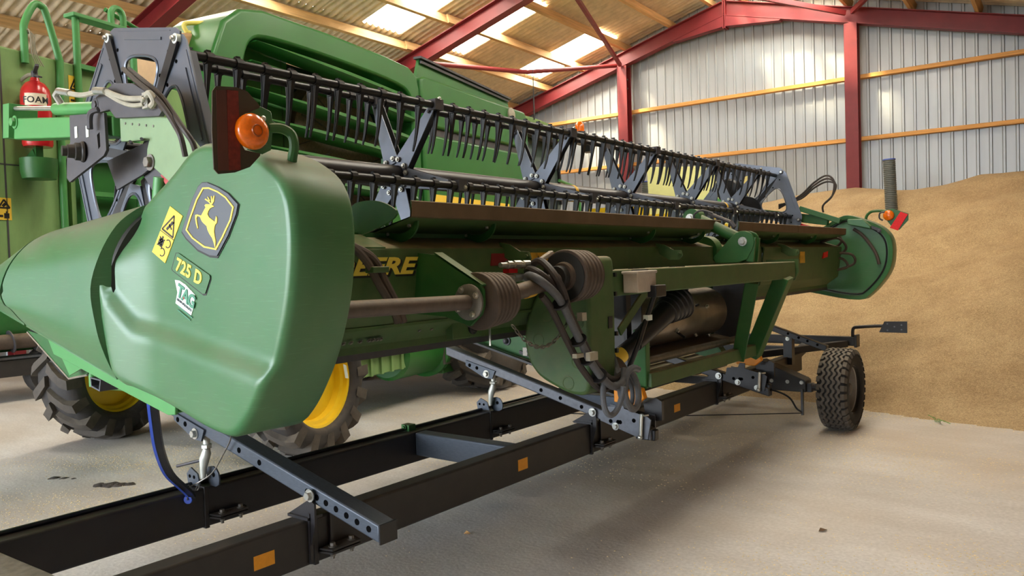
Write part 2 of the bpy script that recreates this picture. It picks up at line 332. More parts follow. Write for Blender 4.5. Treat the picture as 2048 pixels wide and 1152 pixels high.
# ================================================================== gable wall behind the grain
def sroot(name, label): return root(name, (0, 0, 0), label, None, kind='structure', mtx=BUILDING)
SHEET_TOP = 7.22
def clad_sheet(name, parent, x0, x1, z0, z1f, y0, along='X', inward=-1, mt=None):
    prof = []; pitch = 0.2; n = int(round((x1-x0)/pitch))
    for i in range(n):
        b = x0+i*(x1-x0)/n; w = (x1-x0)/n
        prof += [(b, 0), (b+w*0.70, 0), (b+w*0.78, 0.028), (b+w*0.94, 0.028)]
    prof += [(x1, -0.004), (x1+0.06, -0.010)]
    xs = sorted(set([p[0] for p in prof])); m = MB(); vs = []
    for (x, d) in prof:
        y = y0+inward*d
        p = (x, y) if along == 'X' else (y, x)
        vs += [(*p, z0), (*p, z1f(x))]
    m.add(vs, [(2*i, 2*i+2, 2*i+3, 2*i+1) for i in range(len(prof)-1)])
    return obj(name, m, mt or CLAD, parent, angle=20)
wall_back = sroot('wall_back', 'pale galvanised gable wall behind the grain heap with red columns and pine girts')
x = LEFT_X
while x < RIGHT_X-0.05:
    x2 = min(x+1.0, RIGHT_X)
    if x < APEX_X < x2: x2 = x2
    clad_sheet('cladding_sheet', wall_back, x, x2, 0, lambda q: roof_z(q, SHEET_TOP), BACK_Y+0.16+0.003*(int(round(x-LEFT_X)) % 2)); x = x2
COLS = [-13.1, -8.16, -3.34, 1.5]
for cx in COLS:
    top = roof_z(cx, 6.62); m = MB(); y0, y1 = BACK_Y-0.29, BACK_Y-0.06
    m.box((cx-0.115, y0, 0), (cx+0.115, y0+0.014, top)); m.box((cx-0.115, y1-0.014, 0), (cx+0.115, y1, top)); m.box((cx-0.006, y0+0.014, 0), (cx+0.006, y1-0.014, top))
    c = obj('column', m, RED_STEEL, wall_back)
    bm_ = MB()
    for sgn in (-1, 1): bm_.bolt((cx+0.09, y0+0.1, top-0.40-0.1*sgn), (1, 0, 0), 0.014)
    obj('bolts', bm_, STEEL_DULL, c)['kind'] = 'stuff'
edges = [LEFT_X+0.1]+COLS+[RIGHT_X-0.1]
for gz in (1.35, 2.6, 3.84, 5.02, 5.92):
    for a, b in zip(edges[:-1], edges[1:]):
        a2 = a+(0.02 if a in COLS else 0); b2 = b-(0.02 if b in COLS else 0)
        lo = min(roof_z(a2, 6.3), roof_z(b2, 6.3))
        if lo < gz:
            if max(roof_z(a2, 6.3), roof_z(b2, 6.3)) < gz+0.2: continue
            lim = (6.75-gz)/ROOF_SL
            a2 = max(a2, APEX_X-lim); b2 = min(b2, APEX_X+lim)
        obj('girt', MB().box((a2, BACK_Y-0.03, gz-0.075), (b2, BACK_Y+0.105, gz+0.0)), TIMBER_X, wall_back, bevel=0.004, seg=1)

# ================================================================== roof: rafters, purlins, corrugated sheets, skylights
ceiling = sroot('ceiling', 'corrugated fibre cement roof on pine purlins and red rafters with bright skylights')
SHEET_APEX = 7.13
def beamI(m, p0, p1, w, h, t=0.016):
    p0, p1 = V(p0), V(p1); d = (p1-p0).normalized(); sd = V((0, 1, 0)); up = sd.cross(d)*-1
    if up.z < 0: up = -up
    for off in (h/2-t/2, -h/2+t/2): m.bar(p0+up*off, p1+up*off, w, t, up)
    m.bar(p0, p1, t, h-2*t, up)
for ry in (BACK_Y-0.16, 11.28, 6.42, 1.55, -3.3, -8.2):
    for sgn, ex in ((-1, LEFT_X+0.15), (1, RIGHT_X-0.15)):
        m = MB(); a = (APEX_X+sgn*0.02, ry, 6.93-0.155); b = (ex, ry, roof_z(ex, 6.93)-0.155)
        beamI(m, a, b, 0.2, 0.30)
        rf = obj('rafter', m, RED_STEEL, ceiling)
        h = MB(); hx = APEX_X+sgn*0.02                       # haunch plate at the ridge
        h.prism([(hx, 6.64), (hx+sgn*1.15, 6.64-ROOF_SL*1.15), (hx+sgn*1.1, 6.60-ROOF_SL*1.15), (hx, 6.40)], ry-0.09, ry+0.09, 'Y')
        h.box((hx-0.012 if sgn > 0 else hx-0.012, ry-0.1, 6.36), (hx+0.012, ry+0.1, 6.95))
        hp = obj('haunch', h, RED_STEEL, rf)
    for ex in (LEFT_X+0.15, RIGHT_X-0.15):
        m = MB(); top = roof_z(ex, 6.9); m.box((ex-0.15, ry-0.1, 0), (ex-0.134, ry+0.1, top)); m.box((ex+0.134, ry-0.1, 0), (ex+0.15, ry+0.1, top)); m.box((ex-0.134, ry-0.008, 0), (ex+0.134, ry+0.008, top))
        obj('stanchion', m, RED_STEEL, ceiling)
PURL = [-7.03, -8.12, -9.21, -10.26, -11.3, -12.3, -13.3, -14.3, -15.3, -6.1]
bays = [FRONT_Y, -8.2, -3.3, 1.55, 6.42, 11.28, BACK_Y+0.1]
for px_ in PURL+[2*APEX_X-p for p in PURL]:
    for i in range(len(bays)-1):
        lap = 0.25; z = roof_z(px_, 6.945); off = 0.035*(i % 2)
        sgn = -1 if px_ < APEX_X else 1; s = -sgn*ROOF_SL/sqrt(1+ROOF_SL**2); c = 1/sqrt(1+ROOF_SL**2)
        cx = px_+off
        up = V((-s*0+ (sgn*ROOF_SL)/sqrt(1+ROOF_SL**2), 0, c)); q = V((cx, 0, roof_z(cx, 6.945)))+up*0.083
        m = MB().bar((q.x, bays[i]-lap*(i > 0), q.z), (q.x, bays[i+1]+(lap if i < len(bays)-2 else 0), q.z), 0.07, 0.166, up)
        obj('purlin', m, TIMBER, ceiling, bevel=0.004, seg=1)
# corrugated sheets: one shared mesh per slope, laid in courses; skylights replace single sheets
WAVE, NW, SPW = 0.146, 7, 8
WID = WAVE*NW
def sheet_mesh(name, length, sgn, material):
    m = MB(); vs = []; n = NW*SPW
    for k in range(3):
        for i in range(n+1):
            y = (i/SPW)*WAVE; vs.append((sgn*length*k/2, y, 0.024*cos(2*pi*y/WAVE)-sgn*0*k))
    m.add(vs, [(k*(n+1)+i, k*(n+1)+i+1, (k+1)*(n+1)+i+1, (k+1)*(n+1)+i) for k in range(2) for i in range(n)])
    return mesh_of(name, m, material, 180)
ca = sqrt(1+ROOF_SL**2)
SKY_Y = [9.69, 12.13, 14.58, 7.2, 4.8, 2.4]
for sgn in (-1, 1):
    courses = [(0.0, 2.35), (2.31, 2.12), (4.38, 2.15), (6.48, 2.15), (8.58, 2.2)]
    for ci, (d0, ln) in enumerate(courses):
        me = sheet_mesh('roof_sheet', ln*ca, sgn, ROOF); ms = sheet_mesh('skylight_sheet', ln*ca, sgn, LIT); mc_ = sheet_mesh('clear_skylight_sheet', ln*ca, sgn, LIT_CLEAR)
        rows = []; y = FRONT_Y-0.1
        while y < BACK_Y+0.25: rows.append(y); y += WID-WAVE*0.5
        for y in rows:
            lit = (ci == 1 and (sgn < 0 or y < 13) or (ci == 0 and sgn > 0 and y > 13)) and any(abs(y-(sy-0.0)) < (WID-0.5*WAVE)/2+0.001 for sy in SKY_Y)  # right-slope sheets short of the gable are unseen, added as fill light
            z = SHEET_APEX-ROOF_SL*d0+0.012*(len(courses)-ci)*0.6+0.02
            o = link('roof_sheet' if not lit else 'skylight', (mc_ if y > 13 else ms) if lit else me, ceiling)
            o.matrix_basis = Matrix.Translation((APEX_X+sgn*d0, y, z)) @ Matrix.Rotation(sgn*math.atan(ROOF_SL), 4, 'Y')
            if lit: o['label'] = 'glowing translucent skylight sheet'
# wind bracing
m = MB(); m.tube([(-10.05, 11.3, 5.52), (-9.2, 13.6, 5.62), (-8.3, 15.85, 6.02)], 0.045, 10); obj('tie_tube', m, RED_STEEL, ceiling)
m = MB(); m.bar((-8.17, 15.8, 6.0), (-6.9, 11.3, 6.45), 0.07, 0.07); obj('brace', m, RED_STEEL, ceiling)
m = MB(); m.bar((-3.42, 15.83, 6.16), (-5.9, 13.5, 6.7), 0.06, 0.09); obj('brace', m, RED_STEEL, ceiling)
m = MB(); m.bar((-3.3, 15.83, 6.16), (-2.0, 13.4, 6.1), 0.06, 0.09); obj('brace', m, RED_STEEL, ceiling)
# side walls and the near gable with its wide doorway
for nm, xx, inw, lab in (('wall_left', LEFT_X-0.12, 1, 'galvanised side wall behind the combine'), ('wall_right', RIGHT_X+0.12, -1, 'galvanised side wall on the dark side of the barn')):
    w = sroot(nm, lab); y = FRONT_Y
    while y < BACK_Y:
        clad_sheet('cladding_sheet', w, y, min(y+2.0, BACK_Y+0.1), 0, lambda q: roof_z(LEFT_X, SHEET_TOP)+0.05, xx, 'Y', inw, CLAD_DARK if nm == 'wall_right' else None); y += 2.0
w = sroot('wall_front', 'near gable wall around the open doorway')
x = LEFT_X
while x < RIGHT_X-0.05:
    x2 = min(x+1.0, RIGHT_X); mid = (x+x2)/2
    z0 = DOOR[3] if DOOR[0] < mid < DOOR[1] else 0
    clad_sheet('cladding_sheet', w, x, x2, z0, lambda q: roof_z(q, SHEET_TOP), FRONT_Y, 'X', 1); x = x2

# ================================================================== grain heap
def grain_material():
    m = bpy.data.materials.new('wheat_grain'); m.use_nodes = True; t = m.node_tree; N = t.nodes; L = t.links; b = N['Principled BSDF']
    co = N.new('ShaderNodeTexCoord'); vo = N.new('ShaderNodeTexVoronoi'); vo.inputs['Scale'].default_value = 130; L.new(co.outputs['Object'], vo.inputs['Vector'])
    nz = N.new('ShaderNodeTexNoise'); nz.inputs['Scale'].default_value = 1.6; nz.inputs['Detail'].default_value = 8; nz.inputs['Roughness'].default_value = 0.7; L.new(co.outputs['Object'], nz.inputs['Vector'])
    r = N.new('ShaderNodeValToRGB'); e = r.color_ramp.elements; e[0].position = 0.3; e[0].color = (*srgb(180, 150, 110), 1); e[1].position = 0.75; e[1].color = (*srgb(214, 188, 146), 1); L.new(nz.outputs['Fac'], r.inputs[0])
    r2 = N.new('ShaderNodeValToRGB'); q = r2.color_ramp.elements; q[0].color = (0.62, 0.56, 0.48, 1); q[1].color = (1.1, 1.08, 1.0, 1); sp = N.new('ShaderNodeSeparateXYZ'); L.new(vo.outputs['Color'], sp.inputs[0]); L.new(sp.outputs[0], r2.inputs[0])
    mx = N.new('ShaderNodeMixRGB'); mx.blend_type = 'MULTIPLY'; mx.inputs['Fac'].default_value = 1; L.new(r.outputs[0], mx.inputs['Color1']); L.new(r2.outputs[0], mx.inputs['Color2'])
    L.new(mx.outputs[0], b.inputs['Base Color']); b.inputs['Roughness'].default_value = 0.8
    bp = N.new('ShaderNodeBump'); bp.inputs['Strength'].default_value = 0.8; bp.inputs['Distance'].default_value = 0.012; L.new(vo.outputs['Distance'], bp.inputs['Height']); L.new(bp.outputs[0], b.inputs['Normal'])
    return m
GRAIN = grain_material()
def lerp_table(x, tb):
    if x <= tb[0][0]: return tb[0][1]
    for (a, b), (c, d) in zip(tb[:-1], tb[1:]):
        if x <= c: return b+(d-b)*(x-a)/(c-a)
    return tb[-1][1]
TOE = [(-16.3, 13.6), (-9, 11.5), (-6.2, 10.2), (-4.6, 9.2), (-3.8, 9.05), (-2.5, 9.05), (-1.7, 8.72), (-1.2, 8.52), (-0.4, 8.35), (1, 8.2), (4.7, 8.0)]
CREST = [(-16.3, 1.6), (-9, 2.3), (-6.0, 2.62), (-4.4, 2.80), (-3.3, 2.86), (-2.2, 2.68), (-1.7, 2.72), (-1.2, 2.86), (-0.5, 2.84), (0.5, 2.9), (4.7, 2.7)]
def grain_h(x, y):
    d = y-lerp_table(x, TOE); n = noise.fractal((x*0.55+3, y*0.55, 0.3), 1.0, 2.0, 4)*0.16*min(1, max(0, d)/2.0)
    n += noise.noise((x*0.9-y*0.35, y*0.25, 5.1))*0.07*min(1, max(0, d)/1.5)
    if d <= -0.25: return -0.02
    if d < 0.5: h = 0.30*max(0, d+0.25)**1.5
    else: h = 0.1949+(d-0.5)*0.455
    cr = lerp_table(x, CREST)+0.02*noise.noise((x*1.2, 1.7, 0))
    k = 0.22; hh = h+n
    t = (cr-hh)/k
    return cr-0.02 if t < -1 else (hh if t > 1 else cr-k*((t+1)**2/4-0)*1 + k*0 if False else min(hh, cr)-k*max(0, 1-abs(t))**2/4)
m = MB(); nx, ny = 300, 150; xs0, xs1, ys0, ys1 = LEFT_X+0.05, RIGHT_X-0.05, 7.6, BACK_Y+0.09
vs = [(xs0+(xs1-xs0)*i/nx, ys0+(ys1-ys0)*j/ny, grain_h(xs0+(xs1-xs0)*i/nx, ys0+(ys1-ys0)*j/ny)) for j in range(ny+1) for i in range(nx+1)]
m.add(vs, [(j*(nx+1)+i, j*(nx+1)+i+1, (j+1)*(nx+1)+i+1, (j+1)*(nx+1)+i) for j in range(ny) for i in range(nx)])
gp = obj('grain_heap', m, GRAIN, None, 180); gp.matrix_world = BUILDING
tag(gp, 'tall sloping heap of golden wheat grain against the gable wall', 'grain', kind='stuff')
# ================================================================== combine header (draper head) parked on its trailer
HD = root('combine_header', (-2.6, 5.4, 0.9), 'long green draper header with a black finger reel, resting on the black trailer', 'header')
YN, YF = 1.42, 9.48
DEER = [(-2.3958, 1.8301), (-2.3876, 1.8333), (-2.3673, 1.8314), (-2.3595, 1.8309), (-2.3385, 1.8225), (-2.3526, 1.8197), (-2.3637, 1.8175), (-2.3745, 1.8096), (-2.38, 1.7997), (-2.3722, 1.7889), (-2.3535, 1.7792), (-2.3393, 1.7724), (-2.3294, 1.7905), (-2.324, 1.7816), (-2.3273, 1.7678), (-2.337, 1.762), (-2.3431, 1.7529), (-2.3456, 1.7411), (-2.343, 1.7239), (-2.3388, 1.7088), (-2.3437, 1.6846), (-2.3501, 1.7029), (-2.3589, 1.7195), (-2.3734, 1.7331), (-2.3841, 1.7474), (-2.3886, 1.7606), (-2.4053, 1.7702), (-2.4144, 1.7763), (-2.4202, 1.7832), (-2.4259, 1.7931), (-2.4416, 1.7976), (-2.4478, 1.791), (-2.4465, 1.7769), (-2.4415, 1.7591), (-2.4451, 1.7541), (-2.4534, 1.7729), (-2.4568, 1.7906), (-2.4559, 1.8015), (-2.4428, 1.8029), (-2.4191, 1.797), (-2.4105, 1.8051), (-2.3993, 1.8152), (-2.39, 1.8227)]
ANT_A1 = [(-2.3627, 1.8311), (-2.3495, 1.8395), (-2.3388, 1.8579), (-2.3343, 1.8571), (-2.3388, 1.8387), (-2.3503, 1.8294)]
ANT_A2 = [(-2.3611, 1.831), (-2.3722, 1.8395), (-2.3927, 1.8488), (-2.3893, 1.852), (-2.3695, 1.844), (-2.3563, 1.8332)]
ANT_A3 = [(-2.3544, 1.8365), (-2.3552, 1.857), (-2.3513, 1.8572), (-2.3464, 1.8402)]
ANT_A4 = [(-2.3666, 1.8408), (-2.3771, 1.8566), (-2.3731, 1.8572), (-2.3602, 1.8429)]
EMB = [(-2.4105, 1.9055), (-2.3789, 1.9031), (-2.3184, 1.8838), (-2.2601, 1.8579), (-2.208, 1.8199), (-2.2211, 1.7886), (-2.2701, 1.7247), (-2.3395, 1.6597), (-2.3821, 1.6632), (-2.4523, 1.6852), (-2.5232, 1.7279), (-2.5483, 1.7515), (-2.5396, 1.7645), (-2.4799, 1.8493), (-2.4355, 1.8938)]
EMB_Y1 = [(-2.4037, 1.8898), (-2.3661, 1.8874), (-2.3119, 1.8697), (-2.2669, 1.8472), (-2.2267, 1.8126), (-2.2459, 1.7714), (-2.2986, 1.7155), (-2.338, 1.6789), (-2.4116, 1.6898), (-2.4836, 1.7239), (-2.521, 1.7546), (-2.4927, 1.795), (-2.4469, 1.8534)]
EMB_Y2 = [(-2.3994, 1.8843), (-2.368, 1.8825), (-2.3167, 1.8659), (-2.2731, 1.8443), (-2.2355, 1.8115), (-2.2531, 1.7735), (-2.3052, 1.7187), (-2.3437, 1.6846), (-2.4065, 1.6948), (-2.4768, 1.7267), (-2.5109, 1.7549), (-2.4845, 1.7932), (-2.4398, 1.8502)]
WARN = [(-2.6271, 1.8439), (-2.5473, 1.8042), (-2.6783, 1.6446), (-2.7663, 1.6883)]
WARN_T = [(-2.5948, 1.8127), (-2.6242, 1.7344), (-2.6856, 1.7678)]
BADGE = [(-2.6028, 1.6771), (-2.5872, 1.6766), (-2.3914, 1.5942), (-2.3899, 1.5834), (-2.4242, 1.5314), (-2.4404, 1.5305), (-2.6317, 1.6164), (-2.6355, 1.6233)]
TAG = [(-2.6169, 1.5841), (-2.5866, 1.5815), (-2.5492, 1.5675), (-2.4893, 1.5315), (-2.5009, 1.4914), (-2.5201, 1.4599), (-2.6195, 1.5018), (-2.6031, 1.5407)]
OUT = [(-2.25, 1.06), (-2.15, 1.15), (-2.04, 1.31), (-1.965, 1.50), (-1.935, 1.68), (-1.945, 1.82), (-2.0, 1.91), (-2.14, 1.985), (-2.40, 2.045), (-2.49, 2.03),
       (-2.62, 1.955), (-2.78, 1.885), (-2.87, 1.865), (-2.93, 1.80), (-3.02, 1.68), (-3.05, 1.56), (-3.03, 1.44), (-3.0, 1.30), (-2.97, 1.215), (-2.80, 1.165), (-2.62, 1.13), (-2.40, 1.075)]
def resample(poly, step):
    o = []
    for i in range(len(poly)):
        a, b = V(poly[i]), V(poly[(i+1) % len(poly)]); n = max(1, int((b-a).length/step))
        o += [tuple(a+(b-a)*k/n) for k in range(n)]
    return o
def seg_dist(p, poly, closed=True):
    best = 9
    for i in range(len(poly) if closed else len(poly)-1):
        ax, ay = poly[i]; bx, by = poly[(i+1) % len(poly)]; dx, dy = bx-ax, by-ay
        t = max(0, min(1, ((p[0]-ax)*dx+(p[1]-ay)*dy)/(dx*dx+dy*dy+1e-12))); best = min(best, (p[0]-ax-t*dx)**2+(p[1]-ay-t*dy)**2)
    return sqrt(best)
def in_poly(q, lp):
    r = False
    for i in range(len(lp)):
        (x1, y1), (x2, y2) = lp[i], lp[(i+1) % len(lp)]
        if (y1 > q[1]) != (y2 > q[1]) and q[0] < (x2-x1)*(q[1]-y1)/(y2-y1)+x1: r = not r
    return r
CREASE = [(-3.10, 1.78), (-3.03, 1.66), (-2.97, 1.555), (-2.86, 1.462), (-2.504, 1.403), (-2.104, 1.337), (-1.9, 1.30)]
def crease_z(x): return lerp_table(x, CREASE)
sstep = lambda t: 0 if t <= 0 else 1 if t >= 1 else t*t*(3-2*t)
OUTS = chaikin(OUT, 2, 0.22)
def shield_y(x, z):
    """depth of the moulded outer face: flat decal panel above, swollen lower half below the crease, curling in at the edges"""
    y = YN+0.018
    y -= 0.030*sstep((crease_z(x)-z)/0.085)
    s = sstep((-2.72-x)/0.33)
    y -= 0.050*s*(1-sstep((z-1.62)/0.2)) ; y += 0.05*s*sstep((z-1.68)/0.18)
    d = seg_dist((x, z), OUTS); front = x < -2.9 and z < 1.82
    r = 0.03 if front else 0.026
    if d < r: y += (0.5 if front else 1.0)*(r-sqrt(max(0, r*r-(r-d)**2)))
    return y
def shield_mesh(mirror=False):
    base = resample(OUTS, 0.02); pts = [V(p) for p in base]; n = len(pts)
    ins = []
    for k in range(1, 5):                                           # rows hugging the rim keep the rounded edge clean
        dd = 0.011*k
        for i in range(0, n):
            a, b = pts[i-1], pts[(i+1) % n]; t = (b-a).normalized(); q = pts[i]+V((t.y, -t.x))*dd*(1 if True else -1)
            if not in_poly(q, OUTS): q = pts[i]-V((t.y, -t.x))*dd
            if abs(seg_dist(q, OUTS)-dd) < 0.002: ins.append(q)
    gx = -3.05
    while gx < -1.92:
        gz = 1.06
        while gz < 2.06:
            q = V((gx, gz))
            if in_poly(q, OUTS) and seg_dist(q, OUTS) > 0.055: ins.append(q)
            gz += 0.024
        gx += 0.024
    ov, oe, of, *_ = delaunay_2d_cdt(pts+ins, [(i, (i+1) % n) for i in range(n)], [], 1, 1e-5)
    fs = [tuple(f) for f in of if in_poly(sum((ov[i] for i in f), V((0, 0)))/len(f), OUTS)]
    used = sorted(set(i for f in fs for i in f)); rm = {u: k for k, u in enumerate(used)}
    m = MB(); ys = [shield_y(*ov[u]) for u in used]
    m.add([(ov[u].x, y, ov[u].y) for u, y in zip(used, ys)], [tuple(rm[i] for i in f) for f in fs])
    cnt = {}
    for f in fs:
        for i in range(3): cnt[(f[i], f[(i+1) % 3])] = 1
    rim = [e for e in cnt if (e[1], e[0]) not in cnt]
    nxt = dict(rim); loop = [rim[0][0]]
    while nxt[loop[-1]] != loop[0]: loop.append(nxt[loop[-1]])
    front = [rm[i] for i in loop]; o = len(m.v); L = len(loop)
    rings = []
    for yb, sh in ((1.53, 0.0), (1.665, 0.004), (1.68, -0.01)):
        c = V((-2.4, 1.55)); rings.append([(ov[i].x+(ov[i].x-c.x)*sh, yb, ov[i].y+(ov[i].y-c.y)*sh) for i in loop])
    m.add([p for r in rings for p in r], [])
    prev = front
    for k in range(3):
        cur = [o+k*L+i for i in range(L)]
        m.f += [(prev[i], prev[(i+1) % L], cur[(i+1) % L], cur[i]) for i in range(L)]; m.mi += [0]*L; prev = cur
    m.f.append(tuple(prev)); m.mi.append(0)
    return m
sm = shield_mesh()
near_shield = obj('end_shield', sm, GREEN_PLASTIC, HD, 50, label='large moulded green end shield with leaping deer badge')
def decal(name, poly, material, lift, parent=near_shield, thick=0.0025, label=None, holes=()):
    y = YN+0.018-lift; return obj(name, MB().prism(poly, y-thick, y, 'Y', holes), material, parent, label=label)
# groove around the badge, then the badge itself
decal('badge_rim', [(x*1.045+2.385*0.045-0.004, z*1.045-1.785*0.045-0.002) for x, z in EMB], DECAL_BLACK, 0.0005, thick=0.002)
decal('deer_badge', EMB, DECAL_GREY, 0.004, label='dark grey badge with yellow border')
decal('badge_border', EMB_Y1, YELLOW_TEXT, 0.0065, holes=[EMB_Y2])
dm = MB(); y0 = YN+0.018-0.0065
for P_ in (DEER, ANT_A1, ANT_A2, ANT_A3, ANT_A4): dm.prism(P_, y0-0.0025, y0, 'Y')
obj('leaping_deer', dm, YELLOW_TEXT, near_shield, label='yellow leaping deer emblem')
# warning sticker
decal('warning_sticker', WARN, YELLOW_DECAL, 0.0, label='yellow two-panel warning sticker')
def wpt(u, v):                                                    # u across 0..1, v down 0..1 on the sticker
    a, b, c, d = [V(p) for p in WARN]; return tuple((a*(1-u)+b*u)*(1-v)+(d*(1-u)+c*u)*v)
def wpoly(l): return [wpt(*p) for p in l]
ink = MB(); yi = YN+0.018-0.0028
def wline(l, w=0.035):
    for (a, b) in zip(l[:-1], l[1:]):
        dx, dy = b[0]-a[0], (b[1]-a[1])*2.2; n = sqrt(dx*dx+dy*dy) or 1; ox, oy = -dy/n*w, dx/n*w/2.2
        ink.prism(wpoly([(a[0]-ox, a[1]-oy), (b[0]-ox, b[1]-oy), (b[0]+ox, b[1]+oy), (a[0]+ox, a[1]+oy)]), yi-0.001, yi, 'Y')
wline([(0.0, 0.52), (1.0, 0.50)], 0.012)
wline([(0.5, 0.10), (0.92, 0.47), (0.08, 0.47), (0.5, 0.10)], 0.035)
wline([(0.36, 0.42), (0.5, 0.30), (0.56, 0.22)], 0.06); wline([(0.40, 0.30), (0.66, 0.36)], 0.03); wline([(0.6, 0.26), (0.66, 0.20)], 0.03)
wline([(0.22, 0.66), (0.42, 0.66), (0.42, 0.76), (0.22, 0.76), (0.22, 0.66)], 0.07); wline([(0.14, 0.62), (0.5, 0.80)], 0.03); wline([(0.5, 0.62), (0.14, 0.80)], 0.03); wline([(0.32, 0.58), (0.32, 0.66)], 0.05)
for cv, cu_ in ((0.64, 0.76), (0.86, 0.60)):
    wline([(cu_+0.17*cos(t), cv+0.075*sin(t)) for t in [radians(a) for a in range(-150, 130, 20)]], 0.022)
obj('sticker_print', ink, DECAL_BLACK, near_shield)
# model badge 725 D in a raised frame
bcx, bcz = -2.512, 1.604
decal('model_badge_recess', [(x*1.03-bcx*0.03, z*1.03-bcz*0.03) for x, z in BADGE], DECAL_BLACK, -0.001, thick=0.002)
decal('model_badge', [(x*0.97+bcx*0.03+0.004, z*0.97+bcz*0.03+0.002) for x, z in BADGE], GREEN_PLASTIC, 0.002)
tx = V((-2.4384, 1.5555))-V((-2.6096, 1.6182)); tdir = tx.normalized()
def face_frame(x, z, d, yy): return frame((x, yy, z), (d[0], 0, d[1]), (-d[1], 0, d[0]))
text_mesh('model_number', '725 D', 0.064, face_frame(-2.603, 1.621, tdir, YN+0.018-0.0055) , YELLOW_TEXT, near_shield, 0.0015, 0.002, 0.0, spacing=1.06)
# dealer sticker TAG
decal('dealer_sticker', TAG, WHITE_DECAL, 0.0, label='white dealer sticker reading TAG')
td = (V((-2.5099, 1.4824))-V((-2.6086, 1.527))).normalized()
text_mesh('dealer_name', 'TAG', 0.064, face_frame(-2.606, 1.531, td, YN+0.018-0.0045), mat('dealer_green', srgb(72, 140, 112), 0.45), near_shield, 0.001, 0.002, 0.0, spacing=0.86)
text_mesh('dealer_small_print', 'GRAIN SPECIALISTS', 0.0115, face_frame(-2.606, 1.514, td, YN+0.018-0.0045), DECAL_GREY, near_shield, 0.0008)
tr = MB(); q0 = V((-2.556, 1.507))
for k, (mm, a, b) in enumerate((('r', 0.0, 0.35), ('y', 0.35, 0.65))):
    pass
tri = [(-2.563, 1.520), (-2.553, 1.515), (-2.556, 1.526)]
obj('dealer_mark', MB().prism(tri, YN+0.018-0.0062, YN+0.018-0.005, 'Y'), DECAL_RED, near_shield)
bars = MB()
for k in range(2):
    a = V((-2.600-0.004*k, 1.494-0.013*k)); b = a+td*(0.098-0.01*k); n = V((td.y, -td.x))*0.0035
    bars.prism([tuple(a), tuple(b), tuple(b+n), tuple(a+n)], YN+0.018-0.0045, YN+0.018-0.003, 'Y')
obj('dealer_underline', bars, MATS['dealer_green'], near_shield)

# snout: the divider shells that run forward from the shield
def snout(name, secs, lip=0.0):
    m = MB(); rs = []
    for (X0, Xm, Xt, zb, zm, zt, yb, ym, yt, back) in secs:
        zq = [(X0, back, zb-0.01), (X0, yb+0.05, zb-0.012), (X0, yb+0.012, zb), (X0*0.75+Xm*0.25, yb*0.45+ym*0.55-0.006, zb+0.07*(zm-zb)/0.3+0.03), (X0*0.4+Xm*0.6, ym*0.9+yb*0.1-0.004, zb+(zm-zb)*0.6), (Xm, ym, zm),
              (Xm*0.7+Xt*0.3, ym*0.92+yt*0.08, zm+(zt-zm)*0.40), (Xm*0.4+Xt*0.6, ym*0.66+yt*0.34, zm+(zt-zm)*0.74), (Xm*0.15+Xt*0.85, ym*0.3+yt*0.7, zm+(zt-zm)*0.93), (Xt, yt, zt), (Xt, yt+0.10, zt+0.015), (Xt, back, zt+0.01)]
        rs.append(smooth_path(zq, 4))
    n = len(rs[0]); fs = [(k*n+i, k*n+i+1, (k+1)*n+i+1, (k+1)*n+i) for k in range(len(rs)-1) for i in range(n-1)]
    fs += [tuple(range(n)), tuple((len(rs)-1)*n+i for i in range(n-1, -1, -1))]
    m.add([p for r in rs for p in r], fs); return obj(name, m, GREEN_PLASTIC, HD, 50)
def sec(t):                                                        # t: 0 at the shield seam .. 1 at the second seam .. 2.6 at the tip
    X = -3.0-0.72*t
    k = max(0, t-1)/1.6
    return (X+0.03, X-0.04, X+0.16, 1.215+0.20*min(t, 1)+0.16*k, 1.56-0.0*t, 1.875-0.055*t-0.12*k, 1.385-0.055*min(t, 1)+0.12*k, 1.352-0.07*min(t, 1)+0.22*k, 1.495-0.01*t+0.12*k, 1.72)
def groove(t):
    a = list(sec(t)); a[3] += 0.018; a[5] -= 0.018; a[6] += 0.022; a[7] += 0.03; a[8] += 0.022; return tuple(a)
obj_g = snout('seam_groove', [groove(-0.03), groove(0.08)]); obj_g.data.materials[0] = DECAL_BLACK
snout('divider_shell', [sec(0.045+0.955*k/8) for k in range(8)]+[sec(0.985)])
obj_g = snout('seam_groove', [groove(0.97), groove(1.04)]); obj_g.data.materials[0] = DECAL_BLACK
snout('divider_nose', [sec(1.015+1.5*k/6) for k in range(7)])
# light green angle iron under the shield with its gusset
m = MB(); a, b = V((-3.72, 1.445, 1.315)), V((-2.655, 1.445, 1.13))
m.prism([(-3.72, 1.345), (-2.655, 1.168), (-2.665, 1.10), (-2.715, 1.095), (-3.66, 1.272)], 1.44, 1.452, 'Y'); m.prism([(-3.66, 1.272), (-2.715, 1.095), (-2.715, 1.103), (-3.66, 1.28)], 1.452, 1.52, 'Y')
sk = obj('skid_rail', m, GREEN_LIGHT, HD, bevel=0.003, label='light green angle rail along the bottom of the shield')
obj('gusset', MB().prism([(-3.67, 1.31), (-3.36, 1.245), (-3.55, 1.185)], 1.456, 1.464, 'Y'), GREEN_LIGHT, HD)
obj('side_sheet', MB().prism([(-4.09, 1.36), (-3.80, 1.33), (-3.45, 1.26), (-3.48, 1.19), (-3.664, 1.158)], 1.50, 1.506, 'Y'), GREEN, HD)
obj('sheet_edge', MB().tube([(-4.09, 1.50, 1.352), (-3.664, 1.50, 1.158), (-3.48, 1.50, 1.186)], 0.005, 6), ZINC, HD)
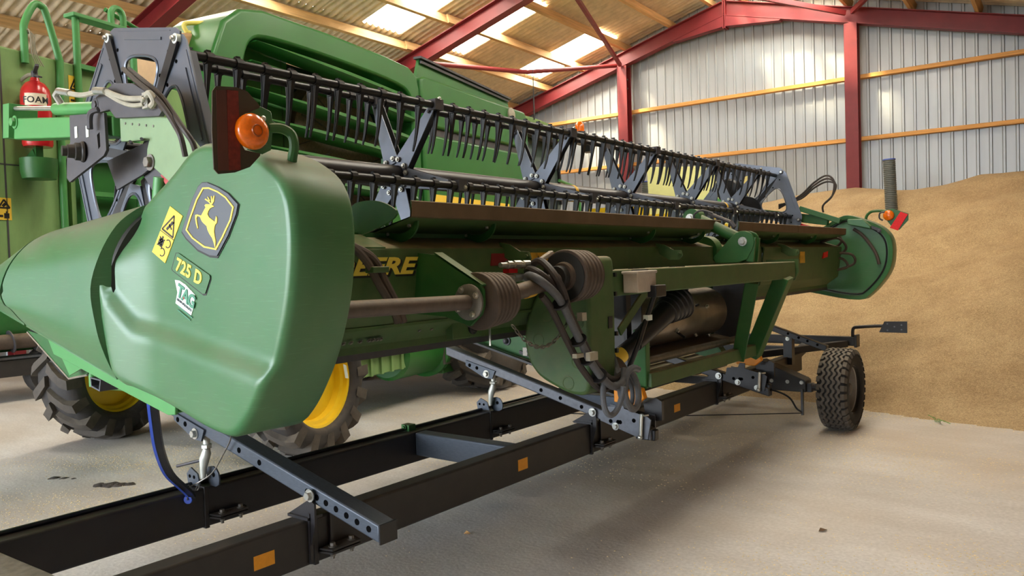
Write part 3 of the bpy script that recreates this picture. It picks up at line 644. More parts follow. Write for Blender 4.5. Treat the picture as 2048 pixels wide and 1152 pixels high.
mb_ = MB(); mb_.prism([(-3.69, 1.15), (-3.585, 1.145), (-3.60, 1.09), (-3.685, 1.105)], 1.6, 2.2, 'Y', [[(-3.68, 1.143), (-3.595, 1.138), (-3.608, 1.098), (-3.677, 1.112)]]); obj('tube_end', mb_, GALV, HD)

# near marker board (faces rearwards), amber lamp and bent tube
MX = -2.08
mk = [(1.2817, 2.1343), (1.2937, 2.1507), (1.3597, 2.1584), (1.3985, 2.151), (1.4404, 2.1131), (1.4384, 2.1067), (1.3832, 2.081), (1.3666, 2.0534), (1.3639, 1.9962), (1.3815, 1.9724), (1.4353, 1.9669), (1.4332, 1.9591), (1.3964, 1.9224), (1.3443, 1.9018), (1.2897, 1.8934), (1.2759, 1.9069), (1.2748, 2.0202)]
mko = obj('marker_board', MB().prism(mk, MX-0.004, MX, 'X'), MARKER_BACK, HD, label='olive brown marker board with two dull red strips')
obj('reflective_strip', MB().prism([(1.2931, 2.139), (1.3258, 2.1441), (1.3229, 1.9061), (1.2886, 1.9035)], MX, MX+0.002, 'X'), mat('brown_reflector', srgb(84, 46, 38), 0.5), mko)
obj('reflective_strip', MB().prism([(1.3275, 2.1444), (1.3659, 2.1474), (1.3633, 1.9107), (1.3229, 1.9061)], MX, MX+0.002, 'X'), REFLECTOR_OLD, mko)
lb = obj('lamp_bracket', MB().prism([(1.395, 2.10), (1.4494, 2.1144), (1.485, 2.1039), (1.4892, 2.0764), (1.5036, 2.0689), (1.4987, 2.0433), (1.4873, 2.0357), (1.4793, 1.9819), (1.4478, 1.9665), (1.395, 1.975)], MX-0.012, MX-0.007, 'X'), GREEN_PLASTIC, HD, bevel=0.002)
bb = MB(); bb.sphere((MX-0.006, 1.453, 2.0765), 0.010, 10, 6); bb.sphere((MX-0.006, 1.4513, 2.0039), 0.010, 10, 6); stuff_ = obj('rivets', bb, ZINC, lb); stuff_['kind'] = 'stuff'
lm = MB(); lm.lathe((MX-0.004, 1.402, 2.029), (1, 0, 0), [(0.050, 0), (0.055, 0.008), (0.055, 0.020), (0.048, 0.031), (0.034, 0.038), (0.015, 0.042), (0.0, 0.0425)], 32)
la = obj('amber_lamp', lm, AMBER, HD, label='round amber lamp on the near marker board')
lr = MB(); lr.lathe((MX-0.004, 1.402, 2.029), (1, 0, 0), [(0.020, 0.040), (0.018, 0.0445), (0.014, 0.0445), (0.016, 0.040)], 24, True); obj('lens_ring', lr, mat('dark_amber', srgb(170, 82, 20), 0.3), la)
m = MB(); m.tube(smooth_path([(-2.095, 1.48, 2.052), (-2.08, 1.515, 2.053), (-2.065, 1.54, 2.036), (-2.062, 1.548, 2.002), (-2.08, 1.553, 1.965), (-2.10, 1.558, 1.91)], 5), 0.0155, 10); obj('marker_arm', m, GREEN, HD)

# far end shield, seen from its inner side
m = MB(); fo = [p for p in OUT if p[0] > -2.95]; fo = [(-2.25, 1.06), (-2.13, 1.16), (-2.03, 1.27), (-1.93, 1.43), (-1.905, 1.63), (-1.93, 1.79), (-2.03, 1.905), (-2.2, 1.985), (-2.36, 2.045), (-2.46, 2.03), (-2.75, 1.86), (-3.1, 1.70), (-3.05, 1.22), (-2.88, 1.19)]
fos = chaikin(fo, 2, 0.25)
inner = [(x*0.93-2.45*0.07+0.02, z*0.93+1.56*0.07) for x, z in fos]
cx_, cz_ = -2.42, 1.56
m.rings([[(x*k+cx_*(1-k), yy, z*k+cz_*(1-k)) for x, z in fos] for k, yy in ((0.90, 9.27), (0.905, 9.235), (0.99, 9.225), (1.0, 9.24), (1.0, 9.40), (0.97, 9.46), (0.9, 9.485), (0.5, 9.49))])
fsd = obj('end_shield', m, GREEN_PLASTIC, HD, 40, label='far green end shield seen from its hollow inner side')
m = MB(); m.tube([(cx_+(x-cx_)*0.86, 9.262, cz_+(z-cz_)*0.86) for x, z in fos], 0.009, 6, closed=True); obj('groove_line', m, BLACK, fsd)  # black tube added to draw the shade of the inner groove
m = MB(); m.bar((-2.22, 9.20, 1.93), (-2.05, 9.22, 1.86), 0.03, 0.03); m.bolt((-2.25, 9.19, 1.94), (0, -1, 0), 0.016); m.bolt((-2.04, 9.19, 1.85), (0, -1, 0), 0.016); obj('hinge', m, DARK_PLATE, fsd)
m = MB(); m.prism([(-2.36, 1.99), (-2.2, 1.985), (-2.12, 1.90), (-2.12, 1.87), (-2.36, 1.93)], 9.15, 9.3, 'Y'); obj('latch_housing', m, GREEN_PLASTIC, fsd, bevel=0.01)
m = MB(); m.tube(smooth_path([(-2.32, 9.255, 1.88), (-2.22, 9.25, 1.80), (-2.1, 9.25, 1.62), (-2.06, 9.25, 1.48)], 5), 0.018, 8); obj('stiffening_rib', m, BOOT, fsd)
m = MB()
for k, (a, b, c, d) in enumerate([((-2.62, 8.9, 1.80), (-2.45, 9.0, 1.84), (-2.40, 9.05, 1.74), (-2.5, 9.0, 1.66)), ((-2.56, 8.85, 1.74), (-2.42, 9.0, 1.78), (-2.36, 9.08, 1.66), (-2.52, 9.02, 1.55)), ((-2.5, 8.95, 1.62), (-2.3, 9.05, 1.60), (-2.28, 9.1, 1.50), (-2.42, 9.05, 1.44)), ((-2.6, 8.9, 1.5), (-2.4, 9.0, 1.56), (-2.34, 9.05, 1.46), (-2.5, 8.95, 1.42))]):
    m.tube(smooth_path([a, b, c, d, (d[0]-0.12, d[1]-0.1, d[2]-0.02)], 6), 0.014, 7)
obj('hose_loops', m, BOOT, HD)
m = MB(); m.tube(smooth_path([(-2.20, 9.32, 1.93), (-2.20, 9.32, 2.01), (-2.15, 9.3, 2.06), (-2.08, 9.3, 2.07), (-1.99, 9.3, 2.06)], 5), 0.016, 8); obj('marker_arm', m, GREEN, HD)
m = MB(); m.prism([(-2.02, 2.07), (-1.93, 2.085), (-1.77, 2.02), (-1.77, 1.95), (-1.86, 1.85), (-1.92, 1.86), (-2.0, 1.98)], 9.30, 9.308, 'Y'); mk2 = obj('marker_board', m, GREEN, HD, label='green marker board with a bright red reflector strip')
m = MB(); m.prism([(-1.845, 2.045), (-1.772, 2.012), (-1.875, 1.842), (-1.955, 1.875)], 9.288, 9.299, 'Y'); obj('reflective_strip', m, REFLECTOR, mk2)
m = MB(); m.lathe((-1.965, 9.30, 2.012), (0, -1, 0), [(0.056, 0), (0.058, 0.015), (0.05, 0.032), (0.03, 0.042), (0, 0.045)], 24); obj('amber_lamp', m, AMBER, mk2)
m = MB(); m.tube(smooth_path([(-2.0, 9.27, 2.05), (-2.045, 9.26, 2.04), (-2.05, 9.26, 1.985), (-2.015, 9.26, 1.96)], 4), 0.009, 7); obj('lamp_guard', m, BLACK, mk2)
# ------------------------------------------------------------------ reel
RX, RZ, RR, PH = -3.43, 2.155, 0.505, radians(48.5)
RY0, RY1 = 1.755, 9.0
reel = root('reel', (RX, 5.4, RZ)); reel.parent = HD; reel.matrix_parent_inverse = Matrix.Translation(-HD.location); ABS_INV['reel'] = Matrix.Translation(-V((RX, 5.4, RZ)))
reel['label'] = 'black and grey finger reel'
m = MB(); m.tube([(RX, RY0+0.03, RZ), (RX, RY1-0.25, RZ)], 0.066, 28); obj('reel_tube', m, BLACK, reel)
m = MB()
for yy in (5.20, 8.22): m.lathe((RX, yy, RZ), (0, 1, 0), [(0.0665, 0), (0.0672, 0.001), (0.0672, 0.04), (0.0665, 0.041)], 28)
obj('yellow_band', m, YELLOW_DIRTY, reel)
m = MB(); m.lathe((RX, 8.27, RZ), (0, 1, 0), [(0.067, 0), (0.068, 0.002), (0.068, 0.10), (0.067, 0.102)], 28); obj('end_collar', m, GREY_PLATE, reel)
def bat_pos(k): a = PH+k*pi/3; return RX+RR*cos(a), RZ+RR*sin(a)
bats = []
for k in range(6):
    bx_, bz_ = bat_pos(k); m = MB(); m.tube([(bx_, RY0-0.02, bz_), (bx_, RY1, bz_)], 0.021, 12)
    yy = RY0+0.1
    o = obj('reel_bat', m, BLACK_PLASTIC, reel); bats.append(o)
# one finger: clip round the bat, webbed root, curved tapering prong; built at the origin and copied
fm = MB(); fm.lathe((0, -0.018, 0), (0, 1, 0), [(0.021, 0), (0.027, 0), (0.027, 0.036), (0.021, 0.036)], 10, True)
fm.box((-0.016, -0.010, 0.024), (0.006, 0.010, 0.035))
pth = [(-0.004, -0.018), (-0.010, -0.06), (-0.018, -0.11), (-0.030, -0.17), (-0.045, -0.225), (-0.062, -0.27)]
wid = [0.017, 0.0115, 0.0075, 0.0055, 0.0045, 0.003]; tk = [0.011, 0.009, 0.0075, 0.006, 0.005, 0.003]
fm.rings([[(px_-w, -t, pz), (px_+w, -t, pz), (px_+w, t, pz), (px_-w, t, pz)] for (px_, pz), w, t in zip(pth, wid, tk)])
fm.rings([[(px_-w-0.003, -t-0.0025, pz), (px_-w+0.003, -t-0.0025, pz), (px_-w+0.003, t+0.0025, pz), (px_-w-0.003, t+0.0025, pz)] for (px_, pz), w, t in zip(pth, wid, tk)])
fme = mesh_of('reel_finger', fm, BLACK_PLASTIC)
hubs = [3.32, 4.73, 6.04, 7.30, 8.46]
first = None
for k in range(6):
    bx_, bz_ = bat_pos(k); y = 1.895+(0.07 if k % 2 else 0.0); n = 0
    while y < 8.9:
        o = bpy.data.objects.new('reel_finger', fme); COL.objects.link(o); o.parent = reel; o.matrix_parent_inverse = ABS_INV['reel']
        o.matrix_basis = Matrix.Translation((bx_, y, bz_)) @ Matrix.Rotation(random.uniform(-0.03, 0.03), 4, 'Y'); y += 0.1435; n += 1
# spiders: hub disc with six tapered plate arms, paired plates
def spider(yy):
    hub = MB(); hub.lathe((RX, yy-0.012, RZ), (0, 1, 0), [(0.067, 0), (0.105, 0), (0.105, 0.024), (0.067, 0.024)], 24, True)
    ho = obj('spider_hub', hub, GREY_PLATE, reel)
    bl = MB()
    for k in range(6):
        a = PH+k*pi/3; c, s = cos(a), sin(a)
        def P_(r, t): return (RX+r*c-t*s, RZ+r*s+t*c)
        for sd in (-1, 1):
            am = MB(); y0 = yy+sd*0.022
            am.prism([P_(0.075, -0.062), P_(0.20, -0.05), P_(RR+0.01, -0.020), P_(RR+0.02, 0.020), P_(0.20, 0.05), P_(0.075, 0.062)], y0-0.0025, y0+0.0025, 'Y')
            e = -1 if sd > 0 else 1
            if sd < 0: obj('spider_arm', am, GREY_PLATE, reel)
            else: obj('spider_arm', am, BLACK, reel)
        for r, t in ((0.1, 0.03), (0.1, -0.03), (0.085, 0.06)): bl.bolt((P_(r, t)[0], yy-0.0245, P_(r, t)[1]), (0, -1, 0), 0.011, 0.012)
        bl.bolt((P_(RR-0.045, 0)[0], yy-0.0245, P_(RR-0.045, 0)[1]), (0, -1, 0), 0.009, 0.012)
        # bearing block where the bat passes the arm
        q = P_(RR, 0); bl.box((q[0]-0.03, yy-0.035, q[1]-0.03), (q[0]+0.03, yy+0.035, q[1]+0.032))
    obj('bolts', bl, DARK_PLATE, ho)['kind'] = 'stuff'
    bz = MB()
    for k in range(6):
        a = PH+k*pi/3; c, s = cos(a), sin(a)
        for r, t in ((0.1, 0.032), (0.1, -0.032)): bz.bolt((RX+r*c-t*s, yy-0.037, RZ+r*s+t*c), (0, -1, 0), 0.010, 0.010)
        bz.bolt((RX+(RR+0.045)*c, yy, RZ+(RR+0.045)*s), (c, 0, s), 0.008, 0.010)
    obj('bolt_heads', bz, ZINC, ho)['kind'] = 'stuff'
for yy in hubs: spider(yy)
# slanting flat braces between hub and next bat
for i, yy in enumerate(hubs[:-1]):
    for k in (0, 5):
        pass
# end plates: six pressed segments with an arched cut-out, crank arms between them
def end_plate(yy, near):
    for k in range(6):
        a0, a1 = PH+k*pi/3, PH+(k+1)*pi/3; am = (a0+a1)/2
        ux, uz = cos(am), sin(am); tx_, tz_ = -sin(am), cos(am)
        def P_(r, t): return (RX+r*ux+t*tx_, RZ+r*uz+t*tz_)
        ap = (RR+0.055)*cos(pi/6)
        outer = [P_(0.12, -0.045), P_(0.30, -0.148), P_(ap-0.05, -0.302), P_(ap-0.015, -0.30), P_(ap, -0.265), P_(ap, 0.265), P_(ap-0.015, 0.30), P_(ap-0.05, 0.302), P_(0.30, 0.148), P_(0.12, 0.045)]
        hole = chaikin([P_(0.16, -0.045), P_(0.29, -0.118), P_(0.40, -0.152), P_(0.44, -0.095), P_(0.44, 0.095), P_(0.40, 0.152), P_(0.29, 0.118), P_(0.16, 0.045)], 2)
        m = MB(); m.prism(outer, yy-0.004, yy+0.004, 'Y', [hole])
        sgp = obj('end_plate_segment', m, GREY_PLATE, reel)
        rim = MB(); hp = [(x, z) for x, z in hole]; rim.tube([(x, yy-0.004, z) for x, z in hp], 0.007, 6, closed=True)
        rim.bar((P_(ap-0.012, -0.225)[0], yy+0.016, P_(ap-0.012, -0.225)[1]), (P_(ap-0.012, 0.225)[0], yy+0.016, P_(ap-0.012, 0.225)[1]), 0.004, 0.045, (0, 1, 0))
        rim.bar((P_(ap-0.045, -0.16)[0], yy-0.006, P_(ap-0.045, -0.16)[1]), (P_(ap-0.045, 0.16)[0], yy-0.006, P_(ap-0.045, 0.16)[1]), 0.012, 0.008, (0, 1, 0))
        obj('pressed_rim', rim, GREY_PLATE, sgp)
        hl = MB()
        for r, t in ((0.46, -0.22), (0.46, 0.22), (0.36, -0.165), (0.36, 0.165), (0.24, 0.10)): hl.lathe((P_(r, t)[0], yy-0.0052, P_(r, t)[1]), (0, -1, 0), [(0.008, 0), (0.008, 0.001)], 10)
        obj('bolt_holes', hl, HOLE, sgp)['kind'] = 'stuff'
    for k in range(6):
        a = PH+k*pi/3; c, s = cos(a), sin(a); m = MB()
        p = (RX+(RR-0.17)*c, yy-0.016*(1 if near else -1), RZ+(RR-0.17)*s); q = (RX+(RR+0.0)*c, yy-0.016*(1 if near else -1), RZ+(RR+0.0)*s)
        m.bar((RX+0.1*c, yy+0.012, RZ+0.1*s), q, 0.012, 0.05, (-s, 0, c)); co_ = obj('crank_arm', m, BLACK_PLASTIC, reel)
        m = MB(); m.lathe((q[0], yy-0.016, q[2]), (0, -1, 0), [(0.021, -0.03), (0.021, 0.006), (0.018, 0.008)], 18); obj('bat_bearing', m, WHITE_DECAL if near else BLACK, co_)
        m = MB(); m.bolt((q[0], yy-0.026, q[2]), (0, -1, 0), 0.009); obj('bearing_bolt', m, ZINC, co_)
_keep = (RX, RZ, RR, PH); RX, RZ, RR, PH = -3.415, 2.125, 0.588, radians(48.5)
end_plate(RY0-0.03, True); end_plate(RY1+0.0, False); RX, RZ, RR, PH = _keep
m = MB(); m.lathe((RX, RY1-0.02, RZ), (0, 1, 0), [(0.16, 0), (0.16, 0.02), (0.13, 0.05), (0.05, 0.06)], 32); m.tube([(RX+0.1, RY1+0.05, RZ+0.12), (RX+0.25, RY1+0.02, RZ+0.3)], 0.03, 10); obj('reel_drive', m, BLACK_PLASTIC, reel)
m = MB(); m.lathe((RX-0.1, RY1-0.3, RZ+0.22), (0, -1, 0), [(0.13, 0), (0.14, 0.03), (0.12, 0.06), (0.04, 0.07)], 24); obj('drive_cover', m, BLACK_PLASTIC, reel)

# ------------------------------------------------------------------ near reel arm with slider plate, cylinder and hoses
arm = root('reel_arm', (-3.4, 1.6, 2.2)); arm.parent = HD; arm.matrix_parent_inverse = Matrix.Translation(-HD.location); ABS_INV['reel_arm'] = Matrix.Translation(-V((-3.4, 1.6, 2.2)))
m = MB(); m.prism([(-4.245, 2.392), (-3.25, 2.262), (-3.25, 2.18), (-4.265, 2.292)], 1.545, 1.64, 'Y'); obj('arm_beam', m, GREEN_LIGHT, arm, bevel=0.006)
m = MB(); m.prism([(-4.335, 2.47), (-4.26, 2.465), (-4.285, 2.30), (-4.355, 2.305)], 1.53, 1.66, 'Y'); m.bolt((-4.235, 1.545, 2.37), (0, -1, 0), 0.022, 0.02); obj('end_lug', m, GREEN_LIGHT, arm, bevel=0.004)
m = MB(); m.prism([(-3.57, 2.305), (-3.255, 2.272), (-3.25, 2.12), (-3.275, 2.10), (-3.6, 2.02), (-3.625, 2.04), (-3.61, 2.16), (-3.575, 2.19)], 1.515, 1.527, 'Y', [[(-3.325, 2.19), (-3.300, 2.20), (-3.300, 2.14), (-3.318, 2.13)]]); sp_ = obj('slider_plate', m, DARK_PLATE, arm)
m = MB()
for x, z in ((-3.51, 2.225), (-3.405, 2.215)): m.box((x-0.012, 1.512, z-0.024), (x+0.012, 1.515, z+0.024))
obj('slots', m, WHITE_DECAL, sp_)
m = MB(); m.lathe((-3.455, 1.515, 2.135), (-0.25, -1, 0.0), [(0.045, 0), (0.043, 0.008), (0.038, 0.012), (0.037, 0.032), (0.030, 0.035), (0.028, 0.060), (0.022, 0.062), (0.022, 0.08)], 20); obj('slider_peg', m, BLACK_DUSTY, sp_)
m = MB(); m.tube(smooth_path([(-3.27, 1.50, 2.285), (-3.30, 1.485, 2.275), (-3.318, 1.485, 2.25), (-3.318, 1.485, 2.21)], 4), 0.012, 8); obj('latch_hook', m, DARK_PLATE, sp_)
m = MB(); m.prism([(-3.40, 2.33), (-3.36, 2.355), (-3.20, 2.385), (-3.05, 2.36), (-2.93, 2.30), (-2.84, 2.22), (-2.86, 2.205), (-3.20, 2.245), (-3.25, 2.285), (-3.40, 2.29)], 1.535, 1.555, 'Y'); m.bolt((-3.372, 1.535, 2.322), (0, -1, 0), 0.02, 0.008); obj('lift_bracket', m, DARK_PLATE, arm, bevel=0.003)
m = MB(); m.tube([(-3.80, 1.56, 2.372), (-3.40, 1.56, 2.318)], 0.028, 16); obj('cylinder_barrel', m, GREEN_LIGHT, arm)
m = MB(); m.tube([(-4.30, 1.56, 2.448), (-3.80, 1.56, 2.375)], 0.011, 12); obj('cylinder_rod', m, ZINC, arm)
m = MB(); m.prism([(-3.22, 2.255), (-2.96, 2.225), (-2.80, 2.19), (-2.62, 2.03), (-2.66, 1.94), (-2.85, 1.955), (-2.98, 2.03), (-3.015, 2.06), (-3.01, 2.10), (-2.99, 2.135), (-3.22, 2.155)], 1.56, 1.585, 'Y')
ap_ = obj('arm_side_plate', m, mat('pale_dusty_green', srgb(132, 158, 120), 0.6, noise_amt=0.1), arm, bevel=0.004)
m = MB(); m.bolt((-2.985, 1.56, 2.045), (0, -1, 0), 0.022, 0.02)
for i in range(5): m.lathe((-3.17+0.055*i, 1.559, 2.222-0.010*i), (0, -1, 0), [(0.005, 0), (0.005, 0.002)], 8)
obj('bolts', m, STEEL_DULL, ap_)['kind'] = 'stuff'
m = MB(); m.tube([(-3.12, 1.556, 2.135), (-3.08, 1.53, 2.135)], 0.006, 8); m.tube([(-3.03, 1.556, 2.14), (-2.99, 1.53, 2.135)], 0.006, 8); obj('pins', m, DARK_PLATE, ap_)
m = MB(); m.prism([(-2.99, 2.0), (-2.74, 1.985), (-2.85, 1.90), (-2.93, 1.93)], 1.60, 1.63, 'Y'); obj('safety_prop', m, RED_DUSTY, arm)
m = MB(); m.tube([(-2.99, 1.60, 1.99), (-3.02, 1.60, 1.86)], 0.026, 12); obj('prop_rod', m, GREEN_LIGHT, arm)
m = MB(); m.prism([(-3.56, 2.12), (-3.12, 2.17), (-3.12, 2.07), (-3.25, 2.03), (-3.48, 1.985), (-3.50, 2.02)], 1.66, 1.672, 'Y'); m.prism([(-3.25, 2.09), (-3.02, 2.06), (-3.0, 1.99), (-3.18, 1.93), (-3.28, 2.03)], 1.68, 1.69, 'Y'); m.bolt((-3.16, 1.68, 1.96), (0, -1, 0), 0.014); obj('bearing_carrier', m, DARK_PLATE, arm, bevel=0.003)
m = MB(); m.box((-2.915, 1.50, 2.235), (-2.875, 1.54, 2.295)); m.bolt((-2.895, 1.50, 2.265), (0, -1, 0), 0.011); vb = obj('valve_block', m, ZINC, arm)
m = MB(); m.tube(smooth_path([(-2.86, 1.49, 2.275), (-2.835, 1.49, 2.28), (-2.825, 1.5, 2.25), (-2.85, 1.5, 2.235)], 4), 0.012, 8)
m.tube(smooth_path([(-2.90, 1.50, 2.272), (-3.025, 1.5, 2.291), (-3.124, 1.5, 2.320), (-3.226, 1.5, 2.353), (-3.404, 1.5, 2.364), (-3.543, 1.5, 2.395), (-3.63, 1.5, 2.417)], 5), 0.011, 8)
m.tube(smooth_path([(-2.90, 1.50, 2.251), (-2.988, 1.5, 2.259), (-3.085, 1.5, 2.289), (-3.20, 1.5, 2.34)], 5), 0.009, 8)
obj('hydraulic_hose', m, HOSE_PALE, arm)
m = MB(); m.tube([(-3.52, 1.5, 2.391), (-3.63, 1.5, 2.417), (-3.66, 1.5, 2.405), (-3.66, 1.52, 2.37)], 0.015, 8); obj('hose_fitting', m, ZINC, arm)
m = MB(); m.tube([(-3.19, 1.495, 2.345), (-3.28, 1.495, 2.362)], 0.015, 8); obj('hose_fitting', m, ZINC, arm)
m = MB()
m.tube(smooth_path([(-3.289, 1.62, 2.473), (-3.078, 1.56, 2.382), (-2.89, 1.52, 2.296), (-2.767, 1.5, 2.224), (-2.686, 1.5, 2.143), (-2.649, 1.5, 2.094), (-2.66, 1.52, 2.03)], 6), 0.0105, 8); m.tube(smooth_path([(-3.26, 1.63, 2.468), (-3.0, 1.56, 2.359), (-2.855, 1.54, 2.284), (-2.735, 1.52, 2.198), (-2.636, 1.5, 2.128), (-2.61, 1.52, 2.076), (-2.62, 1.54, 2.03)], 6), 0.0105, 8)
obj('looped_hose', m, HOSE_DARK, HD)['kind'] = 'stuff'
# far reel arm
m = MB(); m.bar((-3.35, 9.12, 2.12), (-2.55, 9.12, 1.98), 0.07, 0.10); m.bar((-2.85, 9.06, 2.14), (-2.42, 9.1, 1.97), 0.05, 0.06); obj('far_reel_arm', m, GREEN, HD, bevel=0.005)
m = MB(); m.bar((-3.0, 9.05, 2.0), (-2.72, 9.05, 1.9), 0.05, 0.055); obj('far_safety_prop', m, RED_PAINT, HD, bevel=0.004)
m = MB()
for k in range(3): m.tube(smooth_path([(-3.1, 9.1, 2.2-0.02*k), (-2.85, 9.1, 2.25+0.02*k), (-2.70, 9.1, 2.36+0.03*k), (-2.56, 9.1, 2.42+0.035*k), (-2.46-0.01*k, 9.1, 2.38+0.02*k), (-2.50, 9.1, 2.26), (-2.60, 9.1, 2.16), (-2.60, 9.1, 2.08)], 6), 0.011, 7)
obj('far_hose_loop', m, HOSE_DARK, HD)
# ------------------------------------------------------------------ header frame: back sheet, beams, canopy, deck
def part(name, mb, mt, parent=HD, **k): return obj(name, mb, mt, parent, **k)
def stuff(o): o['kind'] = 'stuff'; return o
# back sheet profile (x, z): dusty ledge, upright face, lower dusty flange
def sheet(name, y0, y1, prof, mt, t=0.012, **k):
    p = list(prof)+[(x-t, z-0.002) for x, z in reversed(prof)]
    return part(name, MB().prism(p, y0, y1, 'Y'), mt, **k)
BACKP = [(-2.62, 1.755), (-2.40, 1.685), (-2.395, 1.675), (-2.44, 1.365), (-2.445, 1.355), (-2.56, 1.27), (-2.56, 1.24)]
bs1 = sheet('back_sheet', 1.70, 4.05, BACKP, GREEN_DUSTY, label='dusty green rear sheet with yellow lettering')
bs2 = sheet('back_sheet', 6.65, 9.05, BACKP, GREEN_DUSTY, label='dusty green rear sheet on the far half')
sheet('back_beam', 4.05, 6.65, [(-2.62, 1.755), (-2.42, 1.69), (-2.42, 1.46), (-2.62, 1.44)], GREEN_DUSTY)
m = MB(); m.box((-2.47, 2.0, 1.350), (-2.435, 4.0, 1.362)); part('seam_lip', m, GREEN_DUSTY)
m = MB()
for y in (2.08, 2.12, 2.17, 2.22, 2.24, 2.265, 2.285, 2.52, 2.60, 2.78, 2.84, 3.02, 3.12, 3.20): m.bolt((-2.50, y, 1.30 if y < 2.4 else 1.318), (0.6, 0, -0.8), 0.008, 0.007)
stuff(part('flange_bolts', m, STEEL_DULL))
m = MB(); m.box((-2.52, 2.72, 1.255), (-2.475, 2.93, 1.335)); bx1 = part('bearing_plate', m, GREEN_DUSTY, bevel=0.003)
m = MB(); m.lathe((-2.475, 2.86, 1.298), (1, 0, 0.1), [(0.030, 0), (0.030, 0.008), (0.018, 0.012), (0.018, 0.02)], 20); part('shaft_end', m, BLACK_PLASTIC, bx1)
m = MB(); m.box((-2.475, 2.985, 1.20), (-2.465, 2.99, 1.36)); part('seam_strip', m, ZINC)
# lettering on the back sheet: only the end shows past the shield and hoses
fr = frame((-2.408, 1.55, 1.578), (0, 1, 0), (0.14, 0, 1))
tsh = text_mesh('maker_lettering_shadow', 'JOHN DEERE', 0.098, Matrix.Translation((0.0008, 0.006, -0.006)) @ fr, DECAL_BLACK, bs1, 0.0006, 0.006, 0.25, spacing=1.02)
txt = text_mesh('maker_lettering', 'JOHN DEERE', 0.098, Matrix.Translation((0.003, 0, 0)) @ fr, YELLOW_TEXT, bs1, 0.0008, 0.0035, 0.25, spacing=1.02)
def fit_text(objs, y_end, y_start=None):
    w = max(v.co.y for v in objs[0].data.vertices); w0 = min(v.co.y for v in objs[0].data.vertices)
    k = (y_end-y_start)/(w-w0)
    for o in objs:
        for v in o.data.vertices: v.co.y = y_start+(v.co.y-w0)*k
fit_text([txt, tsh], 2.425, 1.452)
# warning strip half hidden behind the couplers, and stickers on the far half
m = MB(); m.box((-2.425, 2.93, 1.598), (-2.3955, 3.17, 1.658)); part('red_strip', m, mat('dusty_dark_red', srgb(128, 34, 34), 0.6), bs1)
m = MB(); m.box((-2.425, 3.17, 1.598), (-2.3955, 3.62, 1.660)); part('yellow_warning_strip', m, YELLOW_DIRTY, bs1)
m = MB()
for y in (3.22, 3.30, 3.40, 3.50): m.prism([(y, 1.615), (y+0.03, 1.615), (y+0.015, 1.645)], -2.3954, -2.394, 'X')
stuff(part('warning_print', m, DECAL_BLACK, bs1))
m = MB(); m.box((-2.43, 7.62, 1.53), (-2.398, 7.76, 1.64)); part('yellow_warning_sticker', m, YELLOW_DIRTY, bs2)
m = MB(); m.prism([(8.36, 1.565), (8.52, 1.58), (8.54, 1.64), (8.38, 1.625)], -2.42, -2.398, 'X'); part('red_reflector', m, REFLECTOR, bs2)
# canopy (deflector) above the back sheet, in two lengths, with crescent brackets
CAN = [(-2.335, 1.882), (-2.33, 1.878), (-2.335, 1.818), (-2.345, 1.812), (-2.60, 1.752), (-2.64, 1.75)]
for y0, y1 in ((2.33, 5.56), (5.92, 7.35), (7.36, 8.98)):
    c = sheet('canopy_sheet', y0, y1, CAN, GREEN_DUSTY, 0.006)
    sheet('canopy_lip', y0, y1, [(-2.334, 1.884), (-2.326, 1.880), (-2.331, 1.817), (-2.339, 1.814)], mat('brown_dust', srgb(108, 90, 68), 0.85, noise_amt=0.14) if 'brown_dust' not in MATS else MATS['brown_dust'], 0.004)
for y in (2.42, 2.95, 4.62, 5.40, 6.2, 7.0, 8.1):
    arc = [(-2.50+0.118*cos(t), 1.80+0.085*sin(t)) for t in [radians(a) for a in range(-200, 16, 12)]]
    arc2 = [(-2.50+0.10*cos(t), 1.812+0.06*sin(t)) for t in [radians(a) for a in range(10, -196, -12)]]
    b = part('crescent_bracket', MB().prism(arc+arc2, y-0.005, y+0.005, 'Y'), GREEN)
    m = MB(); m.bolt((-2.575, y, 1.778), (0.3, -0.3, -1), 0.009, 0.03); m.bolt((-2.44, y, 1.80), (0.3, -0.3, -1), 0.009, 0.02); stuff(part('bracket_bolts', m, ZINC, b))
    if y in (2.95, 4.62, 7.0):
        m = MB(); m.prism([(-2.43, 1.715), (-2.36, 1.70), (-2.30, 1.665), (-2.245, 1.66), (-2.235, 1.625), (-2.26, 1.60), (-2.33, 1.60), (-2.40, 1.64)], y+0.08, y+0.09, 'Y'); m.bolt((-2.255, y+0.08, 1.64), (0, -1, 0), 0.01); part('support_ear', m, GREEN_DUSTY, b)
m = MB(); m.prism(chaikin([(-2.63, 1.74), (-2.625, 1.88), (-2.50, 1.895), (-2.39, 1.875), (-2.295, 1.817), (-2.52, 1.75)], 2), 2.24, 2.25, 'Y'); part('end_sheet', m, GREEN)
m = MB(); m.prism([(-2.66, 1.74), (-2.55, 1.75), (-2.40, 1.69), (-2.40, 1.66), (-2.66, 1.66)], 1.70, 2.24, 'Y'); part('end_ledge', m, GREEN)
